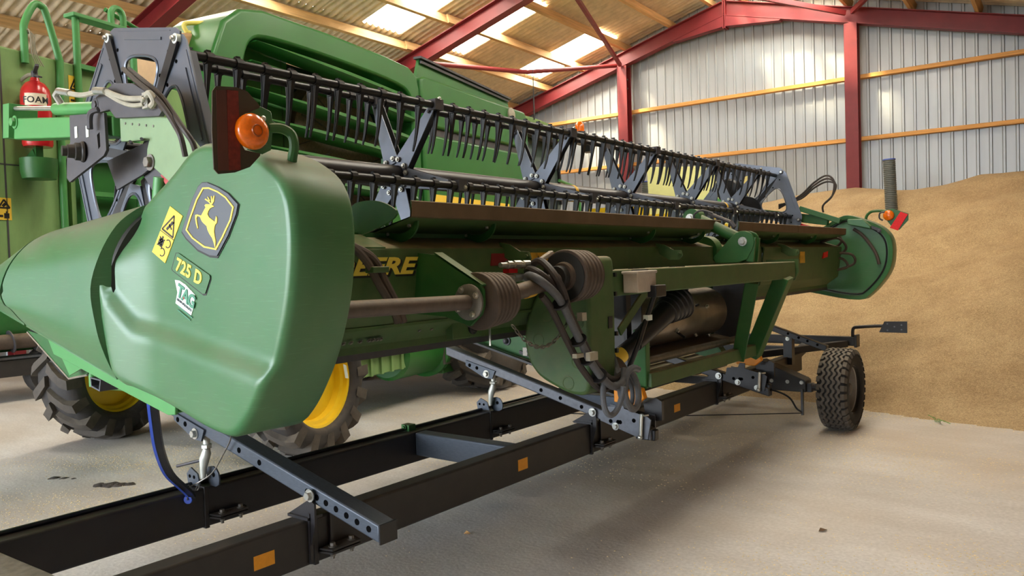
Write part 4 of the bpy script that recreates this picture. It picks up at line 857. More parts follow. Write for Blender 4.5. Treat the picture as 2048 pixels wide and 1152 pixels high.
# draper decks, cutter bar, upper beam (front side of the header, seen from the combine)
DS = 0.225
for y0, y1 in ((1.72, 4.42), (6.3, 9.2)):
    m = MB(); m.prism([(-2.60, 1.235), (-3.72, 1.235+1.12*DS), (-3.72, 1.215+1.12*DS), (-2.60, 1.205)], y0, y1, 'Y'); dk = part('draper_deck', m, PALE_BELT if False else DARK_PLATE)
    m = MB(); y = y0+0.1
    while y < y1: m.box((-3.70, y, 1.235+0.0), (-2.62, y+0.02, 1.25)); y += 0.3
    for i in range(len(m.v)): m.v[i] = (m.v[i][0], m.v[i][1], m.v[i][2]+(-2.60-m.v[i][0])*DS)
    stuff(part('belt_slats', m, BLACK_PLASTIC, dk))
m = MB(); m.bar((-3.78, 1.72, 1.49), (-3.78, 9.2, 1.49), 0.14, 0.03, (0.2, 0, 1)); cb = part('cutter_bar', m, DARK_PLATE)
m = MB(); y = 1.8
while y < 9.15: m.rings([[(-3.82, y-0.015, 1.49), (-3.82, y+0.015, 1.49), (-3.82, y+0.015, 1.51), (-3.82, y-0.015, 1.51)], [(-3.95, y-0.004, 1.535), (-3.95, y+0.004, 1.535), (-3.95, y+0.004, 1.54), (-3.95, y-0.004, 1.54)]]); y += 0.0762
stuff(part('knife_guards', m, STEEL_DULL, cb))
part('upper_frame_beam', MB().bar((-2.62, 1.7, 1.70), (-2.62, 9.1, 1.70), 0.10, 0.12), GREEN)

# ------------------------------------------------------------------ near drive line: hoses, shaft, flange, bracket, boots
m = MB()
for k, o in enumerate((0.0, 0.045)):
    m.tube(smooth_path([(-2.34, 1.78+o, 1.76), (-2.325, 1.95+o, 1.715-o*0.5), (-2.315, 2.05+o, 1.64), (-2.31, 2.11+o*0.9, 1.545), (-2.30, 2.175+o*0.7, 1.44), (-2.30, 2.20+o*0.7, 1.38)], 6), 0.0165, 9)
hh = part('drive_hose', m, BOOT); stuff(hh)
m = MB(); m.box((-2.335, 2.065, 1.585), (-2.285, 2.15, 1.61)); part('hose_clip', m, GREEN_DUSTY, hh, bevel=0.004)
SX, SZ = -2.10, 1.452
m = MB(); m.tube([(SX, 1.66, SZ+0.012), (SX, 2.40, SZ)], 0.031, 24); part('drive_shaft', m, SHAFT, label='dusty brown drive shaft tube')
m = MB(); m.lathe((SX, 2.405, SZ), (0, -1, 0), [(0.05, -0.02), (0.075, -0.01), (0.075, 0.0), (0.062, 0.006), (0.05, 0.008)], 28); fl_ = part('bearing_flange', m, STEEL_DULL)
m = MB()
for a in (30, 120, 210, 300): m.bolt((SX+0.058*cos(radians(a)), 2.398, SZ+0.058*sin(radians(a))), (0, -1, 0), 0.010, 0.010)
stuff(part('flange_bolts', m, ZINC, fl_))
m = MB(); m.prism([(-2.41, 1.665), (-2.285, 1.652), (-2.055, 1.53), (-2.035, 1.50), (-2.035, 1.44), (-2.05, 1.40), (-2.11, 1.352), (-2.25, 1.39), (-2.44, 1.40)], 2.425, 2.440, 'Y'); m.bar((-2.30, 2.45, 1.66), (-2.04, 2.45, 1.52), 0.05, 0.008, (0.5, 0, 0.9)); part('shaft_bracket', m, GREEN)
def bellows(name, p, d, r0, r1, ln, n, mt, inner=None):
    prof = [(r0*0.55, -0.005), (r0*0.98, 0.0)]
    for k in range(n):
        t0 = k/n; r = r0+(r1-r0)*t0; prof += [(r, ln*(t0+0.12/n)), (r*1.0, ln*(t0+0.55/n)), (r*0.93, ln*(t0+0.72/n)), (r*0.93, ln*(t0+0.88/n))]
    prof += [(r1*0.98, ln), (r1*0.6, ln+0.003)]
    m = MB(); m.lathe(p, d, prof, 36); o = part(name, m, mt)
    if inner:
        m = MB(); m.lathe(p, d, [(r0*0.5, -0.03), (r0*0.56, -0.004), (r0*0.80, -0.004), (r0*0.80, 0.002)], 30); part('boot_collar', m, inner, o)
    return o
bellows('shaft_boot', (SX, 2.46, SZ), (0.02, 1, 0.05), 0.122, 0.108, 0.165, 6, BOOT)
m = MB(); m.tube([(SX+0.005, 2.60, SZ+0.008), (SX+0.02, 2.92, SZ+0.055), (SX+0.035, 3.14, SZ+0.085)], 0.036, 22); sh2 = part('telescopic_shaft', m, SHAFT)
m = MB(); m.tube([(SX+0.008, 2.78, SZ+0.03), (SX+0.01, 2.84, SZ+0.038)], 0.0372, 22); part('warning_band', m, YELLOW_DIRTY, sh2)
m = MB(); m.tube([(SX+0.003, 2.62, SZ+0.012), (SX+0.007, 2.70, SZ+0.022)], 0.043, 22); part('shaft_collar', m, BOOT, sh2)
bellows('gearbox_boot', (SX+0.035, 3.07, SZ+0.085), (0, 1, 0.02), 0.128, 0.120, 0.17, 5, BOOT, BOOT)
m = MB(); m.lathe((SX+0.03, 3.065, SZ+0.083), (0, -1, 0), [(0.118, 0.0), (0.118, 0.004), (0.085, 0.006)], 30); m.lathe((SX+0.03, 3.06, SZ+0.083), (0, -1, 0), [(0.055, -0.02), (0.055, 0.05), (0.05, 0.055)], 24); part('boot_mouth', m, DECAL_BLACK)
# gearbox cover: deep moulded panel with a round-cornered rear edge
LOBE = [(-2.10, 1.632), (-2.19, 1.63), (-2.28, 1.59), (-2.36, 1.51), (-2.43, 1.405), (-2.482, 1.297), (-2.498, 1.188), (-2.47, 1.08), (-2.40, 1.0), (-2.22, 0.928), (-2.13, 0.925), (-2.085, 0.955), (-2.08, 1.59)]
gc = part('gearbox_cover', MB().prism(chaikin(LOBE, 2, 0.2), 3.30, 3.56, 'Y'), GREEN_DUSTY, bevel=0.02, seg=3, label='tall green gearbox cover with round dimples')
m = MB()
for x, z in ((-2.15, 1.30), (-2.40, 1.20), (-2.16, 1.10), (-2.22, 0.985), (-2.34, 1.33)): m.lathe((x, 3.301, z), (0, -1, 0), [(0.038, 0), (0.036, 0.003), (0.030, 0.004), (0.028, 0.002), (0.0, 0.002)], 20)
stuff(part('cover_dimples', m, GREEN_DUSTY, gc))
m = MB(); m.box((-2.081, 3.48, 1.255), (-2.077, 3.52, 1.315)); part('cover_slot', m, DECAL_BLACK, gc)
m = MB()
for z in (1.52, 1.42, 1.21, 1.12): m.box((-2.10, 3.555, z), (-2.075, 3.572, z+0.022))
stuff(part('cover_clips', m, BLACK_PLASTIC, gc))

# ------------------------------------------------------------------ feeder frame
m = MB(); m.box((-2.34, 3.56, 1.415), (-2.10, 6.54, 1.555)); fb = part('frame_beam', m, GREEN_DUSTY, bevel=0.008, label='heavy green top beam of the feeder frame')
m = MB(); m.prism([(-2.36, 1.575), (-2.09, 1.575), (-2.085, 1.47), (-2.12, 1.40), (-2.22, 1.38), (-2.36, 1.42)], 6.58, 6.62, 'Y'); part('beam_end_plate', m, GREEN_DUSTY)
m = MB(); rr_ = random.Random(4)
for k in range(14): y = 3.65+rr_.random()*0.9; x = -2.32+rr_.random()*0.18; m.box((x, y, 1.555), (x+0.01+0.03*rr_.random(), y+0.02+0.05*rr_.random(), 1.558))
stuff(part('dust_flakes', m, DECAL_BLACK, fb))
# hydraulic multicoupler box and plug
m = MB(); m.box((-2.09, 3.66, 1.43), (-2.00, 3.87, 1.545)); m.box((-2.095, 3.65, 1.53), (-1.995, 3.88, 1.547)); mc = part('multicoupler_box', m, GREYBOX, bevel=0.006, label='pale grey metal coupler box')
m = MB(); m.box((-2.07, 3.72, 1.547), (-2.02, 3.82, 1.553)); part('coupler_holes', m, DECAL_BLACK, mc)
m = MB(); m.box((-2.02, 3.80, 1.40), (-1.965, 3.92, 1.465)); m.tube(smooth_path([(-2.02, 3.88, 1.41), (-2.04, 3.86, 1.33), (-2.05, 3.83, 1.27), (-2.06, 3.76, 1.15), (-2.10, 3.72, 1.02)], 5), 0.014, 10); part('plug', m, BLACK_PLASTIC, mc, bevel=0.005)
m = MB(); m.box((-2.06, 3.82, 1.27), (-2.03, 3.87, 1.30)); part('cable_tag', m, WHITE_DECAL, mc)
# legs of the frame
m = MB(); m.bar((-2.40, 4.42, 1.16), (-2.43, 4.47, 0.78), 0.06, 0.09, (1, 0, 0.1)); part('frame_leg', m, GREEN, bevel=0.006)
m = MB(); m.bar((-2.15, 5.70, 1.43), (-2.40, 6.02, 0.80), 0.10, 0.10, (1, 0, 0.4)); part('frame_leg', m, GREEN, bevel=0.006)
m = MB(); m.bar((-2.12, 6.32, 1.44), (-2.42, 6.38, 0.78), 0.16, 0.12, (1, 0, 0.4)); part('frame_leg', m, GREEN, bevel=0.006)
m = MB(); m.bar((-2.12, 3.66, 1.22), (-2.12, 3.98, 1.43), 0.012, 0.05, (0, -0.5, 0.8)); part('diagonal_brace', m, GREEN_DUSTY)
m = MB(); m.bar((-2.39, 4.46, 0.83), (-2.39, 6.35, 0.83), 0.07, 0.095); sl = part('lower_sill', m, GREEN_DUSTY, bevel=0.006)
m = MB(); m.tube([(-2.47, 4.60, 0.932), (-2.47, 6.25, 0.932)], 0.028, 16); part('feed_roller', m, STEEL_DULL, label='dusty steel roller across the feeder opening')
m = MB(); m.prism([(-2.49, 0.925), (-3.0, 1.02), (-3.0, 1.01), (-2.49, 0.905)], 4.55, 6.25, 'Y'); part('feed_floor', m, SHAFT)
m = MB(); m.prism([(-3.0, 1.03), (-3.75, 1.44), (-3.75, 1.43), (-3.0, 1.01)], 4.45, 6.28, 'Y'); part('feed_belt', m, PALE_BELT)
m = MB(); m.box((-2.75, 6.28, 0.88), (-2.44, 6.30, 1.42)); part('side_plate', m, DARK_PLATE)
m = MB(); m.box((-3.1, 4.50, 0.80), (-2.44, 4.515, 1.46)); part('side_plate', m, BLACK_DUSTY)
m = MB(); m.box((-2.40, 4.20, 0.95), (-2.38, 4.26, 1.44)); m.box((-2.5, 4.05, 1.0), (-2.48, 4.12, 1.44)); part('guard_strip', m, BLACK)['kind'] = 'stuff'
m = MB(); m.box((-2.72, 6.14, 0.90), (-2.70, 6.25, 1.44)); sp2 = part('bolted_strip', m, GREEN)
m = MB()
for k in range(9): m.bolt((-2.70, 6.19, 0.95+0.055*k), (1, 0, 0), 0.008)
stuff(part('strip_bolts', m, ZINC, sp2))
m = MB(); m.box((-2.70, 6.3, 0.86), (-2.66, 6.72, 1.50)); part('crop_plate', m, BLACK)
# feed drum
m = MB(); m.lathe((-2.70, 4.55, 1.17), (0, 1, 0), [(0.0, 0), (0.19, 0), (0.195, 0.01), (0.195, 1.52), (0.185, 1.54), (0, 1.54)], 40); dr = part('feed_drum', m, mat('dull_silver_drum', srgb(150, 140, 128), 0.34, metal=0.75, noise_amt=0.18, noise_scale=7, dust=0.35), label='dull silver feed drum with retracting fingers')
m = MB(); rr_ = random.Random(2)
for k in range(16):
    a = radians(k*67 % 360); y = 4.75+0.085*k; m.bolt((-2.70+0.195*cos(a), y, 1.17+0.195*sin(a)), (cos(a), 0, sin(a)), 0.012, 0.02)
stuff(part('drum_bolts', m, ZINC, dr))
m = MB()
for k in range(6):
    a = radians(-80+k*50); y = 5.0+0.2*k; m.tube([(-2.70+0.18*cos(a), y, 1.17+0.18*sin(a)), (-2.70+0.27*cos(a), y, 1.17+0.27*sin(a))], 0.009, 8)
stuff(part('drum_fingers', m, BLACK, dr))
# stowed drive shaft with black bellows guard
bellows('pto_boot', (-2.27, 4.70, 1.33), (-0.15, -0.9, -0.42), 0.125, 0.075, 0.17, 5, BLACK_PLASTIC)
m = MB(); m.tube([(-2.29, 4.56, 1.27), (-2.34, 4.22, 1.09)], [0.075, 0.05], 20); m.tube([(-2.34, 4.24, 1.10), (-2.40, 3.88, 0.95)], 0.048, 18); pt = part('pto_shaft', m, BLACK_PLASTIC)
m = MB(); m.tube([(-2.362, 4.10, 1.04), (-2.378, 4.0, 1.0)], 0.0495, 18); part('warning_sticker', m, YELLOW_DECAL, pt)
m = MB(); m.tube(smooth_path([(-2.40, 3.92, 0.97), (-2.34, 3.95, 1.0), (-2.31, 3.98, 0.95), (-2.32, 4.0, 0.85)], 5), 0.05, 12); part('cable_sleeve', m, BOOT)
# tilt cylinder on its lugs
for y in (5.42, 5.52):
    m = MB(); m.prism(chaikin([(-2.37, 1.565), (-2.17, 1.775), (-2.10, 1.795), (-2.035, 1.768), (-2.02, 1.69), (-2.09, 1.565)], 1, 0.2), y-0.008, y+0.008, 'Y'); part('cylinder_lug', m, GREEN, bevel=0.003)
m = MB(); m.bar((-2.06, 5.43, 1.57), (-2.04, 5.43, 1.74), 0.02, 0.05); m.bar((-2.06, 5.51, 1.57), (-2.04, 5.51, 1.74), 0.02, 0.05); part('lug_rib', m, GREEN)
m = MB(); m.tube([(-2.12, 5.47, 1.72), (-2.47, 5.47, 1.90)], 0.042, 18); tc_ = part('tilt_cylinder', m, GREEN)
m = MB(); m.bolt((-2.105, 5.41, 1.715), (0, -1, 0), 0.022, 0.025); m.bolt((-2.50, 5.40, 1.905), (0, -1, 0), 0.022, 0.02); stuff(part('cylinder_pin', m, ZINC, tc_))
m = MB(); m.lathe((-2.50, 5.42, 1.905), (0, 1, 0), [(0.0, 0), (0.07, 0), (0.07, 0.10), (0.0, 0.10)], 24); m.prism([(-2.56, 1.90), (-2.44, 1.90), (-2.44, 1.78), (-2.56, 1.76)], 5.42, 5.52, 'Y'); part('cylinder_clevis', m, GREEN)
m = MB(); m.tube(smooth_path([(-2.44, 5.40, 1.85), (-2.46, 5.38, 1.92), (-2.40, 5.38, 1.955), (-2.32, 5.40, 1.93)], 5), 0.008, 7); m.tube([(-2.36, 5.42, 1.93), (-2.2, 5.43, 1.86)], 0.014, 8); m.tube([(-2.2, 5.43, 1.86), (-2.17, 5.43, 1.82)], 0.018, 8); stuff(part('cylinder_hose', m, DARK_PLATE, tc_))
# tangle behind the cylinder
m = MB(); m.lathe((-2.5, 5.62, 1.66), (0, 1, 0), [(0, 0), (0.11, 0), (0.115, 0.02), (0.115, 0.10), (0, 0.10)], 28); part('chain_case', m, GREEN)
# couplers and the thick hose bundle
m = MB()
for z, y0, ln in ((1.60, 2.75, 0.25), (1.54, 2.745, 0.22)):
    x = -2.20; y = y0
    for r, l in ((0.012, 0.05), (0.019, 0.03), (0.014, 0.015), (0.021, 0.05), (0.016, 0.02), (0.020, 0.055)): m.cyl((x, y, z), (x, y+l, z), r, 10); y += l
stuff(part('hydraulic_coupler', m, ZINC))
m = MB(); m.box((-2.225, 2.80, 1.562), (-2.19, 2.865, 1.582)); part('red_cap', m, RED_PAINT)
m = MB(); m.bar((-2.19, 3.00, 1.60), (-2.15, 3.09, 1.655), 0.035, 0.02); part('coupler_cap', m, GREYBOX, bevel=0.005)
hp1 = [(-2.19, 2.93, 1.54), (-2.10, 2.84, 1.548), (-2.03, 2.82, 1.525), (-2.015, 2.898, 1.472), (-2.015, 2.964, 1.415), (-2.02, 3.074, 1.281), (-2.02, 3.15, 1.185), (-2.02, 3.216, 1.105), (-2.02, 3.333, 1.005), (-2.02, 3.424, 0.965), (-2.02, 3.511, 0.981), (-2.03, 3.55, 1.04)]
m = MB(); m.tube(smooth_path(hp1, 6), 0.019, 12); hs = part('hydraulic_hose', m, HOSE, label='thick grey sleeved hose bundle')
m = MB(); m.tube(smooth_path([(x-0.03, y+0.045, z+0.03) for x, y, z in hp1[:-1]], 6), 0.016, 9); m.tube(smooth_path([(x-0.045, y-0.03, z-0.015) for x, y, z in hp1[3:-1]], 6), 0.017, 9); m.tube(smooth_path([(-2.19, 2.98, 1.60), (-2.12, 2.96, 1.61), (-2.03, 2.94, 1.54), (-2.01, 2.98, 1.45), (-2.02, 3.03, 1.34)], 6), 0.018, 9); stuff(part('dark_hose', m, HOSE_DARK))
m = MB(); P_ = smooth_path(hp1, 6)
for k in (24, 33, 40, 46):
    d = (P_[k+1]-P_[k-1]).normalized(); m.lathe(P_[k]+V((-0.012, 0.005, 0)), d, [(0.042, -0.006), (0.044, 0), (0.042, 0.006)], 14)
stuff(part('cable_tie', m, BLACK_PLASTIC, hs))
m = MB()
def loop(c, ry, rz, x0, x1, r, a0=0, a1=360, tilt=0.0):
    pts = [(x0+(x1-x0)*k/24, c[0]+ry*cos(radians(a0+(a1-a0)*k/24))+tilt*sin(radians(a0+(a1-a0)*k/24)), c[1]+rz*sin(radians(a0+(a1-a0)*k/24))) for k in range(25)]
    m.tube(pts, r, 9)
loop((3.62, 0.925), 0.095, 0.115, -2.0, -2.06, 0.018, 60, 420, -0.03); loop((3.63, 0.92), 0.085, 0.10, -2.05, -2.1, 0.013, 100, 460, -0.03)
loop((3.38, 0.93), 0.06, 0.10, -1.98, -2.04, 0.015, 20, -240, 0.02)
m.tube(smooth_path([(-2.06, 3.54, 0.98), (-2.12, 3.60, 1.06), (-2.2, 3.68, 1.14), (-2.26, 3.78, 1.2)], 5), 0.02, 9)
m.tube(smooth_path([(-2.1, 3.62, 0.98), (-2.18, 3.66, 1.02), (-2.3, 3.72, 1.0)], 5), 0.016, 9)
stuff(part('hose_coil', m, HOSE))
m = MB(); m.box((-2.0, 3.13, 1.13), (-1.975, 3.2, 1.17)); m.box((-2.03, 3.06, 1.15), (-2.005, 3.12, 1.17)); m.box((-2.05, 3.14, 1.32), (-2.02, 3.18, 1.36)); stuff(part('hose_tag', m, HOSE_PALE))
# chain
m = MB(); cp_ = [(-2.12+0.04*k/20, 2.72+0.42*k/20, 1.335-0.13*(1-((k-10)/10)**2)+0.02*k/20) for k in range(21)]
for k in range(20):
    a, b = V(cp_[k]), V(cp_[k+1]); d = (b-a).normalized(); s = d.cross(V((1, 0, 0))).normalized() if k % 2 else V((1, 0, 0)); c = (a+b)/2
    m.tube([c+d*0.017*cos(t)+s*0.008*sin(t) for t in [2*pi*j/10 for j in range(10)]], 0.0028, 5, closed=True)
stuff(part('safety_chain', m, STEEL_DULL))
# float arms under the decks: green box beams alongside the trailer bars
FA = [(-2.62, 0.70), (-2.70, 0.83), (-3.50, 1.09), (-4.08, 1.14), (-4.10, 1.02), (-3.45, 0.90)]
m = MB(); m.prism(FA, 4.58, 4.70, 'Y'); fa = part('float_arm', m, GREEN, bevel=0.006, label='green lower arm with bolted knobs')
m = MB(); m.prism([(-2.66, 0.745), (-3.5, 0.965), (-3.5, 0.94), (-2.65, 0.71)], 4.565, 4.58, 'Y'); m.bar((-2.62, 4.50, 0.70), (-4.05, 4.50, 1.06), 0.02, 0.012); m.bar((-2.62, 4.53, 0.69), (-4.05, 4.53, 1.05), 0.06, 0.006); part('arm_rail', m, BLACK, fa)
m = MB()
for x, z in ((-3.62, 1.03), (-3.22, 0.935)): m.lathe((x, 4.58, z), (0, -1, 0), [(0.035, 0), (0.033, 0.01), (0.02, 0.012), (0.02, 0.03), (0.012, 0.04), (0, 0.042)], 18)
m.tube([(-3.36, 4.58, 0.965), (-3.36, 4.5, 0.97)], 0.022, 12); stuff(part('arm_knobs', m, DARK_PLATE, fa))
m = MB(); m.box((-3.45, 4.545, 0.93), (-3.41, 4.575, 0.99)); part('lock_plate', m, GREYBOX, fa)
m = MB(); m.prism(FA, 6.35, 6.45, 'Y'); part('float_arm', m, GREEN)
m = MB(); m.tube(smooth_path([(-2.86, 4.4, 0.845), (-2.82, 4.36, 0.87), (-2.79, 4.34, 0.84), (-2.79, 4.34, 0.74)], 5), 0.012, 8); part('stop_hook', m, BLACK)
# ================================================================== header trailer
TR = root('header_trailer', (-3.2, 5.0, 0.0), 'long black twin-rail header trailer under the green header, on ribbed tyres', 'trailer')
def tpart(name, mb, mt, parent=TR, **k): return obj(name, mb, mt, parent, **k)
ZB, ZT = 0.33, 0.53
JN = [2.19, 4.43, 6.5]
for (x0, x1, nm) in ((-2.86, -2.757, 'near'), (-3.72, -3.62, 'far')):
    rail = tpart('side_rail', MB().box((x0, 0.3, ZB), (x1, 8.75, ZT)), BLACK_DUSTY if nm == 'near' else BLACK, bevel=0.012, seg=3, label='black box-section rail nearest the camera' if nm == 'near' else 'black box-section rail on the combine side')
    for i, y in enumerate([1.14 if nm == 'far' else 1.0]+[2.10, 4.36, 6.42]):
        m = MB(); m.box((x0-0.004, y-0.012, ZB-0.006), (x1+0.006, y+0.012, ZT+0.006)); tpart('rail_collar', m, BLACK, rail, bevel=0.003)
    xs = x1
    for y in (2.10, 4.36, 6.42):
        m = MB(); m.prism([(xs+0.005, y+0.012), (xs+0.075, y+0.03), (xs+0.075, y+0.19), (xs+0.005, y+0.21)], 0.385, 0.393, 'Z'); m.prism([(xs+0.005, y+0.012), (xs+0.075, y+0.03), (xs+0.075, y+0.19), (xs+0.005, y+0.21)], 0.371, 0.379, 'Z')
        fp = tpart('bolted_flange', m, BLACK_DUSTY, rail)
        m = MB()
        for yy in (y+0.06, y+0.165): m.bolt((xs+0.04, yy, 0.393), (0, 0, 1), 0.013, 0.016); m.bolt((xs+0.04, yy, 0.371), (0, 0, -1), 0.013, 0.018); m.cyl((xs+0.04, yy, 0.35), (xs+0.04, yy, 0.34), 0.008, 8)
        stuff(tpart('flange_bolts', m, STEEL_DULL, fp))
    for y, w, h in ((1.793, 0.098, 0.058), (3.553, 0.092, 0.066), (5.58, 0.105, 0.06)):
        if nm == 'near':
            m = MB(); m.box((xs, y, 0.396), (xs+0.0015, y+w, 0.396+h)); tpart('amber_sticker', m, ORANGE_STICKER, rail)
# cross members
for y in (3.58, 5.35, 1.02):
    m = MB(); m.box((-3.62, y, 0.43 if y > 3.7 else 0.375), (-2.86, y+0.10, ZT-0.005)); tpart('cross_member', m, GALV_BLUE, bevel=0.008)
m = MB(); m.prism([(-3.62, 0.3), (-3.62, 1.12), (-3.05, 1.15), (-2.86, 1.15), (-2.86, 0.3)], ZT-0.01, ZT+0.012, 'Z'); tpart('drawbar_plate', m, mat('worn_grey_plate', srgb(120, 116, 108), 0.7, noise_amt=0.4, noise_scale=22, dust=0.3), bevel=0.004)
# thin cable along the far rail and its clip
m = MB(); m.tube([(-3.70, 0.4, ZT+0.012), (-3.71, 2.0, ZT+0.010), (-3.70, 3.6, ZT+0.012), (-3.72, 6.0, ZT+0.010), (-3.70, 8.2, ZT+0.012)], 0.011, 7); tpart('brake_cable', m, BLACK_PLASTIC)
m = MB(); m.box((-3.735, 3.57, ZT), (-3.665, 3.63, ZT+0.04)); m.bolt((-3.70, 3.56, ZT+0.025), (0, -1, 0), 0.012); tpart('cable_clip', m, GREEN)
# support bars: sloping box sections with hole rows, brackets, bolts and screw struts
def hole_row(m, xs, y, zf, r=0.0135):
    for x in xs: m.lathe((x, y-0.001, zf(x)), (0, -1, 0), [(r, 0), (r, 0.0012)], 14)
def support_bar(y0, zt, slope, xa, xb, w=0.09, h=0.075, mt=GALV_BLUE):
    zf = lambda x: zt-slope*(x-xa)      # top edge height
    m = MB(); m.prism([(xa, zf(xa)), (xb, zf(xb)), (xb, zf(xb)-h), (xa, zf(xa)-h)], y0, y0+w, 'Y')
    b = tpart('support_bar', m, mt, bevel=0.008, seg=2); return b, zf
def rail_bracket(b, y0, zf):
    m = MB(); m.prism([(-2.97+0.07, ZT+0.002), (-2.745, ZT+0.09), (-2.71, ZT+0.075), (-2.71, ZT-0.02), (-2.735, 0.43), (-2.75, 0.40), (-2.75, ZT), (-2.86, ZT)], y0-0.016, y0-0.006, 'Y')
    m.box((-2.88, y0-0.03, ZT), (-2.74, y0+0.05, ZT+0.012)); m.box((-2.753, y0-0.02, 0.34), (-2.74, y0-0.006, ZT+0.03)); m.box((-2.753, y0+0.09, 0.36), (-2.74, y0+0.105, ZT+0.06))
    tpart('rail_bracket', m, BLACK, b)
    m = MB(); m.bolt((-2.735, y0-0.016, zf(-2.735)-0.035), (0, -1, 0), 0.019, 0.02); tpart('pivot_bolt', m, ZINC, b)
def strut(b, y0, zf, x=-3.64):
    zt_ = zf(x)-0.075
    m = MB(); m.prism([(x-0.20, zt_+0.045), (x-0.20, zt_+0.085), (x+0.08, zt_+0.02), (x+0.05, zt_-0.04), (x-0.02, zt_-0.035)], y0-0.012, y0-0.002, 'Y')
    hp = tpart('hanger_plate', m, GALV_BLUE, b); m = MB(); hole_row(m, (x-0.16, x-0.09), y0-0.012, lambda q: zt_+0.05-0.23*(q-(x-0.16))); stuff(tpart('plate_holes', m, HOLE, hp))
    m = MB(); m.bolt((x, y0-0.012, zt_-0.005), (0, -1, 0), 0.019, 0.02); tpart('hanger_bolt', m, ZINC, b)
    y = y0+0.03; zb_ = ZT+0.045; L = zt_-0.02-zb_
    m = MB(); m.tube([(x+0.03, y, zt_-0.005), (x+0.028, y, zt_-0.07)], 0.017, 12); m.lathe((x+0.028, y, zt_-0.085), (0, 0, 1), [(0.018, 0), (0.028, 0.004), (0.028, 0.02), (0.018, 0.024)], 6)
    m.tube([(x+0.027, y, zt_-0.085), (x+0.022, y, zt_-0.11), (x+0.012, y-0.005, zb_+0.45*L), (x+0.004, y-0.008, zb_+0.25*L), (x, y-0.01, zb_)], [0.017, 0.024, 0.026, 0.018, 0.013], 14)
    s = tpart('screw_strut', m, mat('pale_zinc', srgb(205, 206, 196), 0.45, metal=0.5, noise_amt=0.12) if 'pale_zinc' not in MATS else MATS['pale_zinc'], b)
    m = MB(); m.prism([(x-0.10, ZT+0.005), (x-0.11, ZT+0.06), (x-0.07, ZT+0.095), (x-0.01, ZT+0.07), (x+0.01, ZT+0.01)], y-0.035, y-0.027, 'Y'); m.prism(chaikin([(x-0.02, ZT), (x-0.03, ZT+0.09), (x+0.05, ZT+0.105), (x+0.09, ZT+0.06), (x+0.08, ZT)], 1), y+0.025, y+0.033, 'Y')
    bk = tpart('strut_bracket', m, GALV_BLUE, b); m = MB(); hole_row(m, (x-0.08, x-0.04), y-0.035, lambda q: ZT+0.05, 0.009); hole_row(m, (x+0.04,), y+0.024, lambda q: ZT+0.06, 0.012); stuff(tpart('bracket_holes', m, HOLE, bk))
    return s
b1, z1 = support_bar(2.08, 0.578, 0.235, -2.325, -3.98)
m = MB(); hole_row(m, (-2.385, -2.455, -2.52, -2.585, -2.65, -2.71, -2.775, -3.12, -3.28), 2.08, lambda x: z1(x)-0.038); stuff(tpart('bar_holes', m, HOLE, b1))
m = MB(); m.box((-2.325, 2.078, z1(-2.325)-0.078), (-2.318, 2.172, z1(-2.325)+0.002)); tpart('end_cap', m, BLACK_PLASTIC, b1)
rail_bracket(b1, 2.08, z1); s1 = strut(b1, 2.08, z1)
m = MB(); m.tube([(-3.63, 2.10, 0.67), (-3.76, 2.03, 0.635)], 0.008, 8); tpart('tommy_bar', m, DARK_PLATE, b1)
b2, z2 = support_bar(4.36, 0.535, 0.268, -2.32, -4.05, 0.08, 0.072, GALV)
m = MB(); hole_row(m, (-2.83, -2.655, -3.0, -3.16), 4.36, lambda x: z2(x)-0.036); stuff(tpart('bar_holes', m, HOLE, b2))
rail_bracket(b2, 4.36, z2); strut(b2, 4.36, z2)
b3, z3 = support_bar(6.42, 0.50, 0.262, -2.30, -4.05, 0.08, 0.072, BLACK)
rail_bracket(b3, 6.42, z3); strut(b3, 6.42, z3)
